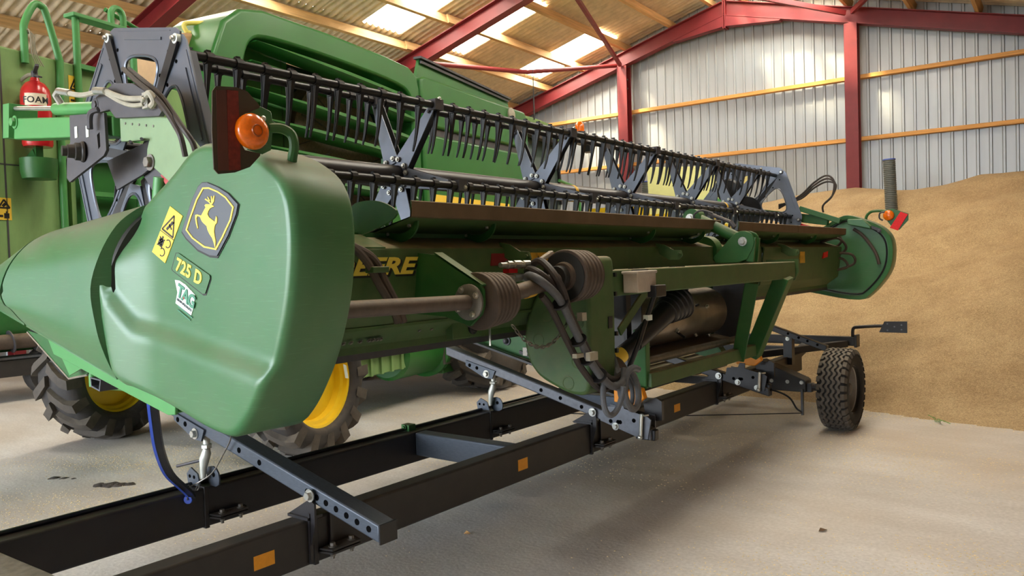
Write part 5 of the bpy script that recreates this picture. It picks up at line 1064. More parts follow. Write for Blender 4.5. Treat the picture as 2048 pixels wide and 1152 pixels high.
for b, y in ((b2, 4.36), (b3, 6.42)):       # front catch plates with pins and orange hooks
    m = MB(); m.prism([(-2.66, 0.655), (-2.56, 0.665), (-2.545, 0.70), (-2.50, 0.70), (-2.50, 0.655), (-2.33, 0.615), (-2.31, 0.60), (-2.335, 0.475), (-2.38, 0.472), (-2.68, 0.562)], y-0.012, y-0.002, 'Y'); m.prism([(-2.66, 0.655), (-2.33, 0.615), (-2.335, 0.475), (-2.66, 0.56)], y+0.085, y+0.095, 'Y')
    cp2 = tpart('catch_plate', m, BLACK if y > 5 else GALV, b)
    m = MB(); hole_row(m, (-2.60, -2.545, -2.43, -2.53), y-0.012, lambda x: 0.565 if x < -2.5 else 0.585); stuff(tpart('plate_holes', m, HOLE, cp2))
    m = MB(); m.bolt((-2.565, y-0.012, 0.565-0.03), (0, -1, 0), 0.017, 0.018); m.bolt((-2.40, y-0.012, 0.50), (0, -1, 0), 0.015, 0.018) if y > 5 else None; stuff(tpart('plate_bolts', m, ZINC, cp2))
    m = MB(); m.tube([(-2.375, y-0.03, 0.495), (-2.368, y-0.03, 0.60), (-2.365, y-0.028, 0.635)], 0.0125, 10); m.tube([(-2.365, y-0.03, 0.635), (-2.34, y-0.04, 0.63), (-2.32, y-0.02, 0.632)], 0.006, 6); m.sphere((-2.378, y-0.032, 0.487), 0.018, 10, 6); tpart('drop_pin', m, ZINC, b)
    m = MB(); m.box((-2.44, y+0.02, 0.46), (-2.30, y+0.075, 0.53)); tpart('stop_block', m, BLACK_PLASTIC, b, bevel=0.008)
    m = MB(); m.prism([(-2.58, 0.69), (-2.42, 0.68), (-2.36, 0.73), (-2.38, 0.79), (-2.45, 0.80), (-2.47, 0.765), (-2.50, 0.775), (-2.48, 0.85), (-2.58, 0.84)], y+0.0, y+0.05, 'Y'); tpart('orange_hook', m, ORANGE, b, bevel=0.006)
    m = MB(); m.prism([(-2.40, 0.56), (-2.29, 0.58), (-2.29, 0.70), (-2.33, 0.72), (-2.42, 0.68)], y+0.10, y+0.13, 'Y'); tpart('catch_upright', m, BLACK, b)
# axle with stub box and the ribbed tyre
m = MB(); m.prism([(-2.757, 0.60), (-2.70, 0.61), (-2.30, 0.45), (-2.28, 0.43), (-2.28, 0.33), (-2.757, 0.33)], 7.33, 7.50, 'Y'); ax = tpart('axle_arm', m, BLACK_DUSTY, bevel=0.008)
m = MB(); m.box((-4.5, 7.36, 0.33), (-2.24, 7.44, 0.41)); m.tube([(-2.25, 7.40, 0.375), (-2.0, 7.40, 0.375)], 0.035, 14); tpart('axle_beam', m, BLACK, ax)
m = MB()
for x in (-2.6, -2.45, -2.32): m.bolt((x, 7.33, 0.42), (0, -1, 0), 0.012)
stuff(tpart('axle_bolts', m, ZINC, ax))
m = MB(); m.box((-2.32, 7.30, 0.12), (-2.30, 7.33, 0.36)); tpart('brake_lever', m, BLACK, ax)
m = MB(); m.tube(smooth_path([(-2.75, 7.2, 0.36), (-2.55, 7.25, 0.34), (-2.42, 7.28, 0.28), (-2.36, 7.3, 0.18), (-2.31, 7.3, 0.15)], 5), 0.009, 7); m.tube([(-2.31, 7.3, 0.14), (-3.4, 6.6, 0.13), (-4.2, 6.2, 0.15)], 0.005, 6); stuff(tpart('brake_line', m, BLACK_PLASTIC, ax))
def trailer_wheel(xc, yc, sgn):
    R, Wd = 0.372, 0.258; w = root('trailer_wheel', (xc, yc, R)); w.parent = TR; w.matrix_parent_inverse = Matrix.Translation(-TR.location); ABS_INV[w.name] = Matrix.Translation(-V((xc, yc, R)))
    d = (1, 0, 0); hw = Wd/2
    prof = [(0.205, -hw*0.72), (0.23, -hw*0.95), (0.29, -hw), (0.335, -hw*0.93), (0.352, -hw*0.80), (0.358, -hw*0.4), (0.36, 0), (0.358, hw*0.4), (0.352, hw*0.80), (0.335, hw*0.93), (0.29, hw), (0.23, hw*0.95), (0.205, hw*0.72)]
    m = MB(); m.lathe((xc, yc, R), d, prof, 48, True); obj('tyre', m, RUBBER_DARK, w, 60)
    m = MB(); n = 30                         # zigzag tread ribs and shoulder blocks
    for row, (o, rw) in enumerate(((-0.066, 0.030), (-0.022, 0.030), (0.022, 0.030), (0.066, 0.030))):
        rs = []
        for k in range(n*4):
            a = 2*pi*k/(n*4); zz = 0.009*(1 if (k//2) % 2 else -1)
            pts = []
            for xx, rr in ((o-rw/2, 0.350), (o-rw/2+0.003, R), (o+rw/2-0.003, R), (o+rw/2, 0.350)): pts.append((xc+xx+zz, yc+rr*cos(a), R+rr*sin(a)))
            rs.append(pts)
        m.rings(rs, True)
    for sd in (-1, 1):
        for k in range(n):
            a = 2*pi*(k+0.25)/n; da = 2*pi/n*0.33
            rs = []
            for xx, rr in ((sd*0.088, 0.345), (sd*0.088, R-0.002), (sd*0.118, R-0.012), (sd*0.134, 0.32)):
                rs.append((xx, rr))
            q0 = [(xc+xx, yc+rr*cos(a-da), R+rr*sin(a-da)) for xx, rr in rs]; q1 = [(xc+xx, yc+rr*cos(a+da), R+rr*sin(a+da)) for xx, rr in rs]
            m.rings([q0, q1])
    stuff(obj('tread', m, RUBBER_DUST, w, 40))
    m = MB(); f = sgn
    m.lathe((xc, yc, R), (f, 0, 0), [(0.212, hw*0.84), (0.222, hw*0.80), (0.212, hw*0.70), (0.196, hw*0.62), (0.188, hw*0.2), (0.180, -0.01), (0.165, -0.025), (0.10, -0.02), (0.09, 0.02), (0.0, 0.02)], 40, caps=False)
    rim = obj('rim', m, mat('silver_rim', srgb(150, 148, 146), 0.45, metal=0.5, noise_amt=0.1) if 'silver_rim' not in MATS else MATS['silver_rim'], w)
    m = MB(); m.lathe((xc, yc, R), (f, 0, 0), [(0.055, 0.0), (0.055, 0.075), (0.045, 0.085), (0.0, 0.088)], 24); obj('hub_cap', m, DARK_PLATE, w)
    m = MB()
    for k in range(5): a = 2*pi*k/5; m.bolt((xc+f*0.02, yc+0.08*cos(a), R+0.08*sin(a)), (f, 0, 0), 0.011, 0.014)
    stuff(obj('wheel_nuts', m, ZINC, w)); return w
trailer_wheel(-2.0, 7.45, 1); trailer_wheel(-4.55, 7.40, -1)
# tail frame: fourth support bar, cross beam with lamp board on a bent arm
m = MB(); m.prism([(-3.03, 0.84), (-2.36, 0.60), (-2.36, 0.675-0.01), (-3.03, 0.90)], 8.28, 8.36, 'Y'); b4 = tpart('support_bar', m, BLACK, bevel=0.006)
m = MB(); hole_row(m, (-2.45, -2.55, -2.64, -2.75), 8.28, lambda x: 0.64-0.36*(x+2.36)); stuff(tpart('bar_holes', m, HOLE, b4))
m = MB(); m.box((-2.80, 8.27, 0.45), (-2.71, 8.36, 0.74)); tpart('bar_post', m, BLACK, b4)
m = MB(); m.bolt((-2.755, 8.27, 0.725), (0, -1, 0), 0.014); tpart('post_bolt', m, ZINC, b4)
m = MB(); m.box((-4.1, 9.16, 0.575), (-2.29, 9.26, 0.675)); m.box((-2.31, 9.14, 0.56), (-2.28, 9.28, 0.70)); tb = tpart('tail_beam', m, BLACK_DUSTY, bevel=0.006)
m = MB(); m.bar((-3.2, 8.3, 0.52), (-2.4, 9.15, 0.60), 0.09, 0.07); m.bar((-3.67, 8.6, 0.48), (-3.67, 9.2, 0.60), 0.08, 0.08); m.bar((-2.81, 8.6, 0.48), (-2.81, 9.2, 0.60), 0.08, 0.08); tpart('tail_brace', m, BLACK_DUSTY)
m = MB(); m.box((-4.3, 8.62, 0.53), (-2.86, 8.72, 0.60)); tpart('rear_cross_member', m, BLACK_DUSTY)
m = MB(); m.tube(smooth_path([(-2.335, 9.2, 0.66), (-2.335, 9.2, 0.74), (-2.32, 9.2, 0.775), (-2.27, 9.2, 0.785), (-2.1, 9.2, 0.80), (-1.9, 9.2, 0.81)], 4), 0.018, 8); tpart('lamp_arm', m, BLACK)
m = MB(); m.prism([(-2.055, 0.735), (-2.0, 0.855), (-1.775, 0.86), (-1.775, 0.735)], 9.17, 9.185, 'Y'); lbd = tpart('lamp_board', m, BLACK)
m = MB()
for x, z in ((-1.97, 0.83), (-1.97, 0.76), (-1.9, 0.80), (-1.83, 0.82), (-1.83, 0.77)): m.bolt((x, 9.17, z), (0, -1, 0), 0.006, 0.004)
stuff(tpart('board_bolts', m, GALV, lbd))
# rear drum / knife transport frame between the rails (near the feeder)
m = MB(); m.tube([(-3.3, 5.9, 0.58), (-3.0, 6.15, 0.58)], 0.018, 8); m.tube(smooth_path([(-3.35, 5.7, 0.56), (-3.2, 5.9, 0.54), (-3.05, 6.0, 0.56), (-3.0, 6.1, 0.60)], 4), 0.012, 7); stuff(tpart('loose_cable', m, BLACK_PLASTIC))

# blue and black knife guard strip hanging from the skid rail, tied to the far rail
bp_ = smooth_path([(-3.10, 1.57, 1.11), (-3.13, 1.59, 1.02), (-3.22, 1.65, 0.87), (-3.36, 1.76, 0.72), (-3.50, 1.90, 0.60), (-3.585, 1.98, 0.535), (-3.60, 2.0, 0.505)], 5)
m = MB()
def ribbon(m, P_, w, t, off, sid=V((0.70, 0.55, 0.0))):
    rs = []
    for i, p in enumerate(P_):
        tg = (P_[min(i+1, len(P_)-1)]-P_[max(i-1, 0)]).normalized(); s = (sid-tg*sid.dot(tg)).normalized(); n = tg.cross(s)
        rs.append([p+s*(off-w/2)-n*t/2, p+s*(off+w/2)-n*t/2, p+s*(off+w/2)+n*t/2, p+s*(off-w/2)+n*t/2])
    m.rings(rs)
ribbon(m, bp_, 0.030, 0.014, 0.018)
bgs = root('knife_guard_strip', (-3.55, 1.95, 0.5), 'curved blue and black plastic strip hanging below the end shield', 'guard strip')
obj('black_strip', m, BLACK_PLASTIC, bgs)
m = MB(); ribbon(m, bp_, 0.012, 0.016, -0.003); obj('blue_edge', m, BLUE, bgs)
m = MB(); m.lathe((-3.60, 1.995, 0.50), (0.6, -0.8, 0), [(0.02, -0.008), (0.022, 0.0), (0.02, 0.008)], 14); obj('end_eye', m, BLUE, bgs)
m = MB(); m.tube(smooth_path([(-3.59, 1.985, 0.50), (-3.61, 2.0, 0.55), (-3.60, 2.05, 0.57), (-3.50, 2.07, 0.63), (-3.38, 2.06, 0.74), (-3.30, 2.05, 0.82), (-3.27, 2.03, 0.87)], 5), 0.0035, 6); m.tube([(-3.61+0.02*cos(t), 2.03+0.03*sin(t), 0.545+0.02*sin(2*t)) for t in [2*pi*k/12 for k in range(12)]], 0.003, 5, closed=True)
tw = obj('tie_wire', m, STEEL_DULL); tag(tw, 'thin grey wire tying the blue strip up to the support bar', 'wire')
# ================================================================== combine harvester (local frame: x to its right side, y forward)
CO = Vector((-5.36, 4.16, 0.0)); CM = Matrix.Translation(CO) @ Matrix.Rotation(radians(12.5), 4, 'Z')
CH = root('combine_harvester', CO, 'big dusty green combine harvester with slatted engine hood parked beyond the header', 'combine', mtx=CM)
def cpart(name, mb, mt, parent=CH, **k): return obj(name, mb, mt, parent, **k)
def ag_wheel(v_out, u, R, Wd, Rr, sgn, nl, steer=0.0):
    """lugged tractor tyre; sgn +1: dished rim seen from +x"""
    c = V((v_out-Wd/2, u, R)); w = bpy.data.objects.new('wheel', None); COL.objects.link(w); w.parent = CH
    w.matrix_basis = Matrix.Translation(c) @ Matrix.Rotation(steer, 4, 'Z'); ABS_INV[w.name] = Matrix.Identity(4)
    hw = Wd/2; d = (1, 0, 0); k = R-0.045
    prof = [(Rr*1.02, -hw*0.80), (Rr*1.10, -hw*0.95), (Rr+(k-Rr)*0.55, -hw), (k-0.06, -hw*0.93), (k-0.012, -hw*0.72), (k, -hw*0.3), (k, hw*0.3), (k-0.012, hw*0.72), (k-0.06, hw*0.93), (Rr+(k-Rr)*0.55, hw), (Rr*1.10, hw*0.95), (Rr*1.02, hw*0.80)]
    m = MB(); m.lathe((0, 0, 0), d, prof, 56, True); obj('tyre', m, RUBBER, w, 60)
    for side in (-1, 1):
        for i in range(nl):
            a0 = 2*pi*(i+(0.5 if side > 0 else 0))/nl; rs = []
            for t, da, r in ((0.03, 0.0, k+0.002), (0.35, 0.10, k+0.002), (0.75, 0.21, k-0.01), (1.0, 0.26, k-0.07), (1.02, 0.27, k-0.13)):
                top = {0.03: R, 0.35: R, 0.75: R-0.006, 1.0: R-0.035, 1.02: k-0.125}[t]; x = side*hw*t; wa = 0.072*(0.65/R)
                p = []
                for rr, sa in ((r-0.02, -wa*1.25), (top, -wa), (top, wa), (r-0.02, wa*1.25)):
                    a = a0+side*0+da+sa; p.append((x, rr*cos(a), rr*sin(a)))
                rs.append(p)
            m = MB(); m.rings(rs); o = obj('lug', m, RUBBER_DUST, w, 40)
    m = MB(); m.lathe((0, 0, 0), (sgn, 0, 0), [(Rr*1.05, hw*0.84), (Rr*1.06, hw*0.78), (Rr*0.97, hw*0.70), (Rr*0.95, hw*0.52), (Rr*0.88, hw*0.46), (Rr*0.86, hw*0.2), (Rr*0.80, hw*0.12), (Rr*0.78, -hw*0.3), (Rr*0.70, -hw*0.42), (Rr*0.35, -hw*0.42), (Rr*0.33, -hw*0.3), (0, -hw*0.3)], 48, caps=False)
    rim = obj('rim', m, YELLOW, w)
    m = MB(); m.lathe((0, 0, 0), (-sgn, 0, 0), [(Rr*1.05, hw*0.84), (Rr*1.06, hw*0.78), (Rr*0.97, hw*0.70), (Rr*0.95, hw*0.52), (Rr*0.88, hw*0.46), (Rr*0.86, -hw*0.2), (Rr*0.6, -hw*0.3), (0, -hw*0.3)], 48, caps=False); obj('rim_back', m, YELLOW, w)
    m = MB()
    for i in range(8): a = 2*pi*i/8; m.bolt((-sgn*hw*0.41, Rr*0.5*cos(a), Rr*0.5*sin(a)), (sgn, 0, 0), 0.016, 0.02)
    stuff(obj('wheel_nuts', m, STEEL_DULL, rim))
    return w
w1 = ag_wheel(0.02, 0.10, 0.64, 0.44, 0.385, 1, 16)
w2 = ag_wheel(-2.45, 0.04, 0.66, 0.46, 0.385, 1, 16, 0.06)
m = MB(); m.prism([(0.30, 0.12), (0.345, 0.10), (0.37, -0.02), (0.325, -0.01)], 0.171, 0.173, 'X'); obj('rim_label', m, WHITE_DECAL, w1)
ag_wheel(0.02, 3.82, 0.92, 0.75, 0.45, 1, 21); ag_wheel(-2.35, 3.98, 0.92, 0.75, 0.56, 1, 21)
m = MB(); m.box((-2.6, -0.10, 0.50), (-0.35, 0.26, 0.72)); cpart('rear_axle', m, GREEN_FILM, bevel=0.02)
# rear side panel with stickers
RP = [(-2.52, 2.98), (-0.85, 2.95), (-0.85, 2.42), (-1.95, 2.36), (-1.95, 1.50), (-2.52, 1.52)]
m = MB(); m.prism([(y, z) for y, z in RP], -0.34, -0.30, 'X'); rp_ = cpart('rear_side_panel', m, GREEN_FILM, bevel=0.012, label='big green side panel filmed with chaff dust')
m = MB(); m.box((-0.303, -2.345, 1.53), (-0.297, -2.335, 2.97)); m.box((-0.303, -2.52, 2.28), (-0.297, -1.96, 2.287)); cpart('panel_seam', m, DARK_PLATE, rp_)['kind'] = 'stuff'
m = MB(); m.prism([(-2.5, 1.5), (-2.46, 2.6), (-2.30, 2.85), (-2.1, 2.92), (-0.75, 2.92), (-0.75, 1.45)], -2.5, -0.335, 'X'); cpart('rear_body', m, GREEN_FAR, bevel=0.04, seg=3)
m = MB(); m.prism([(-2.52, 1.55), (-2.5, 2.35), (-2.44, 2.35), (-2.44, 1.55)], -2.3, -0.55, 'X'); cpart('chopper_door', m, GREEN, bevel=0.02)
m = MB(); m.box((-0.34, -1.93, 1.5), (-0.30, -1.90, 2.36)); cpart('panel_post', m, GREEN_FILM)
def warn(name, y0, z0, w, h, x, parent):
    m = MB(); m.box((x-0.002, y0, z0), (x, y0+w, z0+h)); o = cpart(name, m, YELLOW_DECAL, parent)
    m = MB(); cy = y0+w/2
    for (a, b, c, d) in ((0.12, 0.55, 0.5, 0.92), (0.5, 0.92, 0.88, 0.55), (0.88, 0.55, 0.12, 0.55)):
        m.bar((x+0.001, y0+a*w, z0+b*h), (x+0.001, y0+c*w, z0+d*h), 0.0015, 0.009, (0, 1, 0.3))
    m.bar((x+0.001, y0+0.4*w, z0+0.62*h), (x+0.001, y0+0.6*w, z0+0.74*h), 0.0015, 0.016, (0, 1, 0)); m.bar((x+0.001, y0+0.65*w, z0+0.08*h), (x+0.001, y0+0.65*w, z0+0.30*h), 0.0015, 0.03, (0, 1, 0)); m.bar((x+0.001, y0+0.5*w, z0+0.24*h), (x+0.001, y0+0.82*w, z0+0.24*h), 0.0015, 0.018, (0, 0, 1)); m.box((x, y0+0.60*w, z0+0.32*h), (x+0.0015, y0+0.70*w, z0+0.39*h))
    m.bar((x+0.001, y0+0.1*w, z0+0.18*h), (x+0.001, y0+0.4*w, z0+0.18*h), 0.0015, 0.012, (0, 0, 1))
    stuff(cpart('sticker_print', m, DECAL_BLACK, o)); return o
warn('warning_sticker', -1.915, 2.70, 0.085, 0.19, -0.297, rp_); warn('warning_sticker', -2.40, 1.955, 0.085, 0.13, -0.297, rp_)
# dark works under the hood, brown boxes
m = MB(); m.box((-1.6, -0.85, 1.0), (-0.75, 2.2, 2.45)); cpart('rear_works', m, DARK_PLATE)
m = MB(); m.box((-0.75, -1.75, 1.55), (-0.45, -1.2, 2.35)); cpart('battery_box', m, BLACK, bevel=0.02)
# ladder at the rear corner
lad = bpy.data.objects.new('ladder', None); COL.objects.link(lad); lad.parent = CH; ABS_INV['ladder'] = Matrix.Identity(4)
for y in (-1.86, -1.44): obj('ladder_post', MB().tube([(-0.28, y, 0.9), (-0.28, y, 3.27)], 0.022, 12), GREEN_LIGHT, lad)
for k in range(9):
    z = 1.05+0.27*k
    if k < 8: obj('rung', MB().box((-0.30, -1.86, z), (-0.26, -1.44, z+0.03)), GREEN_LIGHT, lad)
obj('ladder_top', MB().box((-0.34, -1.90, 3.26), (-0.24, -1.33, 3.285)), GREEN_LIGHT, lad, bevel=0.004)
obj('grab_loop', MB().tube(smooth_path([(-0.28, -1.60, 3.27), (-0.28, -1.60, 3.36), (-0.28, -1.575, 3.40), (-0.28, -1.535, 3.40), (-0.28, -1.51, 3.36), (-0.28, -1.51, 3.27)], 5), 0.021, 10), GREEN_LIGHT, lad)
m = MB(); m.tube(smooth_path([(-0.28, -2.20, 2.90), (-0.28, -2.20, 3.08), (-0.28, -2.19, 3.15), (-0.28, -2.13, 3.265), (-0.28, -2.08, 3.27), (-0.28, -2.055, 3.23), (-0.28, -1.985, 2.98), (-0.28, -1.98, 2.92), (-0.28, -1.995, 2.4), (-0.28, -2.0, 1.0)], 6), 0.021, 12); cpart('hand_rail', m, GREEN_LIGHT, label='green bent-tube hand rail by the extinguisher')
m = MB()
for k in range(4): m.tube(smooth_path([(-0.27, -2.20+0.004*k, 3.08), (-0.255, -2.185+0.010*k, 3.10-0.01*k), (-0.255, -2.175+0.008*k, 3.02), (-0.26, -2.17+0.011*k, 2.96), (-0.27, -2.14+0.016*k, 2.90)], 5), 0.0032, 6)
stuff(cpart('wire_bundle', m, HOSE_PALE))
m = MB(); m.lathe((-0.40, -1.50, 3.03), (0.9, -0.3, 0), [(0.0, 0.0), (0.10, 0), (0.115, 0.02), (0.115, 0.05), (0.085, 0.055), (0.07, 0.02), (0, 0.02)], 24); cpart('work_lamp', m, HOSE_PALE)
# engine hood: moulded shell with a round-cornered opening, curved slats and rotary screen
HO = [(-0.92, 2.05), (-0.90, 2.6), (-0.87, 2.95), (-0.80, 3.28), (-0.68, 3.55), (-0.50, 3.69), (-0.25, 3.75), (0.6, 3.775), (1.5, 3.775), (1.95, 3.755), (2.09, 3.69), (2.14, 3.55), (2.14, 2.05)]
HH = chaikin([(-0.58, 2.12), (-0.56, 2.8), (-0.50, 3.20), (-0.42, 3.46), (-0.25, 3.53), (0.6, 3.55), (1.75, 3.535), (1.95, 3.46), (1.985, 3.30), (1.985, 2.12)], 2)
def depth_ring(k, x): return [(x, 0.6+(y-0.6)*k, 2.9+(z-2.9)*k) for y, z in HO]
m = MB(); m.prism(HO, -0.26, -0.20, 'X', [HH])
hood = cpart('engine_hood', m, GREEN_FAR, bevel=0.035, seg=3, label='green engine hood with curved slats over the dusty rotary screen')
m = MB(); m.rings([depth_ring(1.0, -0.235), depth_ring(1.0, -0.85)], caps=False); m.rings([[(-0.22, y, z) for y, z in HH], [(-0.42, y, z) for y, z in HH]], caps=False); cpart('hood_shell', m, GREEN_FAR, hood)
m = MB(); m.prism([(-0.6, 2.1), (0.22, 2.1), (0.22, 3.56), (-0.6, 3.56)], -0.40, -0.385, 'X'); cpart('hood_recess', m, GREEN_FAR, hood)
m = MB(); m.prism([(0.15, 2.1), (2.0, 2.1), (2.0, 3.56), (0.15, 3.56)], -0.72, -0.70, 'X'); m.box((-0.72, 0.14, 2.1), (-0.385, 0.155, 3.56)); cpart('screen_well', m, BLACK, hood)
m = MB(); m.lathe((-0.68, 1.15, 2.78), (1, 0, 0), [(0, 0.10), (0.15, 0.10), (0.66, 0.16), (0.70, 0.14), (0.72, 0.0)], 56); scn = cpart('rotary_screen', m, SCREEN, hood)
m = MB()
for k in range(14):
    a0 = 2*pi*k/14; m.tube([(-0.515+0.002, 1.15+r*cos(a0+0.7*r), 2.78+r*sin(a0+0.7*r)) for r in (0.2, 0.35, 0.5, 0.66)], 0.006, 5)
stuff(cpart('screen_ribs', m, DARK_PLATE, scn))
for k, (zl, zr, y0) in enumerate([(3.47, 3.40, -0.36), (3.30, 3.20, -0.42), (3.08, 2.98, -0.48), (2.86, 2.77, -0.50), (2.64, 2.56, -0.50), (2.42, 2.35, -0.50)]):
    rs = []
    for i in range(13):
        t = i/12; y = y0+(1.99-y0)*t; z = zl+(zr-zl)*t; h = 0.012+0.055*min(1, t*2.2)**0.8*(1 if t < 0.93 else 1-(t-0.93)*6); o = 0.03+0.05*sin(pi*min(1, t*1.05))
        rs.append([(-0.36+o*0.3, y, z-h*0.55), (-0.21+o*0.55, y, z-h*0.5), (-0.185+o*0.6, y, z-h*0.1), (-0.20+o*0.55, y, z+h*0.45), (-0.36+o*0.3, y, z+h*0.25)])
    m = MB(); m.rings(rs); cpart('hood_slat', m, GREEN_FAR, hood, angle=50)
m = MB(); m.prism([(-0.95, 3.05), (-0.95, 3.35), (-0.86, 3.46), (-0.60, 3.52), (-0.55, 3.2), (-0.6, 3.0)], -0.95, -0.50, 'X'); af = cpart('air_intake_box', m, TAN, bevel=0.03, label='tan dust-covered air intake box')
m = MB()
for k in range(3): m.box((-0.45, -0.90+0.01*k, 3.22+0.055*k), (-0.445, -0.62+0.01*k, 3.245+0.055*k))
stuff(cpart('intake_slots', m, DARK_PLATE, af))
m = MB(); m.tube(smooth_path([(-0.55, -0.72, 3.50), (-0.55, -0.74, 3.56), (-0.5, -0.62, 3.59), (-0.45, -0.50, 3.60)], 5), 0.018, 9); m.tube([(-0.55, -0.72, 3.50), (-0.5, -0.6, 3.50)], 0.018, 9); cpart('yellow_handle', m, mat('pale_yellow_rail', srgb(228, 214, 110), 0.5), CH)
m = MB(); m.tube([(-0.5, -1.0, 3.22), (-0.4, -0.85, 3.13)], 0.02, 10); m.tube([(-0.4, -1.55, 3.42), (-0.45, -0.7, 3.22)], 0.015, 10); cpart('rail_tube', m, GREEN_FAR)
# side panels, grain tank lip
m = MB(); m.prism(chaikin([(2.17, 3.72), (3.6, 3.74), (4.95, 3.76), (5.02, 3.70), (5.06, 3.25), (2.17, 3.17)], 1, 0.06), -0.75, -0.20, 'X'); spn = cpart('upper_side_panel', m, GREEN_FAR, bevel=0.03, seg=3)
m = MB(); m.prism([(2.17, 3.08), (5.04, 3.16), (5.06, 1.6), (2.17, 1.6)], -0.75, -0.18, 'X'); lsp = cpart('lower_side_panel', m, GREEN_FAR, bevel=0.03, seg=3)
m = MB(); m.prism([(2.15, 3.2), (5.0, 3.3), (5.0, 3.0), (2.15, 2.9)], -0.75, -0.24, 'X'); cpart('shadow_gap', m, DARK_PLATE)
m = MB(); m.box((-0.19, 2.30, 2.30), (-0.178, 4.3, 2.42)); cpart('yellow_stripe', m, YELLOW_DECAL, lsp)
text_mesh('model_lettering', 'ester', 0.115, frame((-0.176, 4.66, 3.0), (0, 1, 0), (0, 0, 1)), YELLOW_TEXT, lsp, 0.001, 0.004, spacing=1.0)
m = MB(); m.lathe((-0.20, 4.46, 3.655), (1, -0.1, 0.1), [(0.085, 0.0), (0.085, 0.03), (0.06, 0.045), (0.0, 0.05)], 28); sl_ = cpart('side_lamp', m, HOSE_PALE, spn)
m = MB(); m.prism([(2.35, 3.72), (4.85, 3.74), (4.75, 3.93), (2.45, 3.98)], -0.42, -0.38, 'X'); gt = cpart('tank_lip', m, GREEN_FAR)
m = MB(); m.bar((-0.38, 2.40, 3.985), (-0.38, 4.80, 3.935), 0.10, 0.025); m.bar((-0.36, 2.44, 3.94), (-0.36, 4.75, 3.90), 0.02, 0.03); cpart('tank_rim', m, DARK_PLATE, gt)
m = MB(); m.box((-3.0, 2.2, 1.6), (-0.70, 5.3, 3.74)); cpart('grain_tank', m, GREEN_FAR, bevel=0.03)
m = MB(); m.box((-3.0, 0.3, 1.8), (-1.9, 2.2, 3.70)); cpart('engine_bay', m, GREEN_FAR, bevel=0.05)
# cab with roof, mirror arm, beacon, ladder rail
m = MB(); m.prism(chaikin([(5.3, 3.60), (5.25, 3.78), (5.6, 3.86), (6.8, 3.86), (7.25, 3.74), (7.3, 3.62)], 2), -2.4, -0.45, 'X'); cr = cpart('cab_roof', m, GREEN_FILM, bevel=0.02)
m = MB(); m.prism([(5.35, 2.0), (5.35, 3.62), (7.15, 3.62), (7.3, 2.6), (6.9, 2.0)], -2.3, -0.6, 'X'); cpart('cab_glass', m, GLASS, bevel=0.02)
m = MB(); m.bar((-0.58, 5.4, 1.9), (-0.58, 5.4, 3.65), 0.06, 0.06); m.bar((-0.58, 7.2, 2.6), (-0.58, 7.1, 3.65), 0.05, 0.05); stuff(cpart('cab_pillar', m, BLACK))
m = MB(); m.bar((-0.5, 5.3, 3.60), (-0.5, 7.2, 3.58), 0.12, 0.05); cpart('roof_band', m, BLACK)
m = MB(); m.tube(smooth_path([(-0.55, 6.7, 3.5), (-0.35, 6.95, 3.58), (-0.25, 7.2, 3.62), (-0.15, 7.45, 3.60)], 5), 0.02, 8); m.box((-0.28, 7.05, 3.60), (-0.12, 7.40, 3.74)); m.box((-0.22, 7.35, 3.48), (-0.08, 7.55, 3.70)); m.lathe((-0.2, 7.2, 3.74), (0, 0, 1), [(0.085, 0), (0.085, 0.05), (0.075, 0.07)], 20); ma = cpart('mirror_arm', m, BLACK_PLASTIC); stuff(ma)
m = MB(); m.lathe((-0.2, 7.2, 3.80), (0, 0, 1), [(0.078, 0), (0.078, 0.09), (0.07, 0.13), (0.045, 0.165), (0.0, 0.175)], 24); cpart('beacon', m, AMBER, ma, label='orange beacon lamp')
m = MB(); m.tube(smooth_path([(-0.2, 6.2, 2.9), (-0.2, 6.9, 2.85), (-0.2, 7.05, 2.82), (-0.2, 7.1, 2.7), (-0.2, 7.1, 1.6)], 5), 0.025, 9); cpart('platform_rail', m, GREEN_LIGHT)
m = MB(); m.box((-0.6, 5.3, 1.55), (-0.15, 7.1, 1.62)); cpart('platform', m, DARK_PLATE)
m = MB(); m.tube([(-0.4, 5.75, 3.8), (-0.4, 5.75, 3.95), (-0.4, 5.75, 4.55)], [0.012, 0.012, 0.004], 6); cpart('aerial', m, BLACK)
# belly: ribbed guard, green tank with flange, drive housings
m = MB(); m.box((-1.2, 1.15, 0.48), (-0.50, 2.15, 0.95)); rg = cpart('ribbed_guard', m, GREEN_FILM, bevel=0.01)
for k in range(5): cpart('guard_rib', MB().box((-0.50, 1.25+0.19*k, 0.48), (-0.475, 1.29+0.19*k, 0.93)), GREEN_FILM, rg)
m = MB(); m.box((-0.474, 1.42, 0.70), (-0.47, 1.52, 0.80)); cpart('sticker', m, YELLOW_DIRTY, rg)
m = MB(); m.lathe((-0.75, 2.10, 0.62), (0, 1, 0), [(0.0, 0), (0.26, 0), (0.30, 0.05), (0.30, 0.80), (0.36, 0.82), (0.36, 0.90), (0.30, 0.92), (0.25, 1.05), (0.0, 1.05)], 36); cpart('gear_housing', m, GREEN_FAR)
m = MB(); m.lathe((-0.75, 3.22, 0.62), (0, 1, 0), [(0.0, 0), (0.34, 0), (0.34, 0.08), (0.2, 0.1), (0.2, 0.2), (0.0, 0.2)], 36); m.box((-1.1, 2.95, 0.3), (-0.5, 3.6, 0.85)); cpart('drive_housing', m, GREEN, bevel=0.01)
m = MB(); m.box((-0.47, 2.9, 0.42), (-0.44, 3.05, 0.80)); m.bolt((-0.44, 2.97, 0.7), (1, 0, 0), 0.03, 0.03); m.bolt((-0.44, 2.97, 0.52), (1, 0, 0), 0.03, 0.03); cpart('coupling', m, STEEL_DULL)
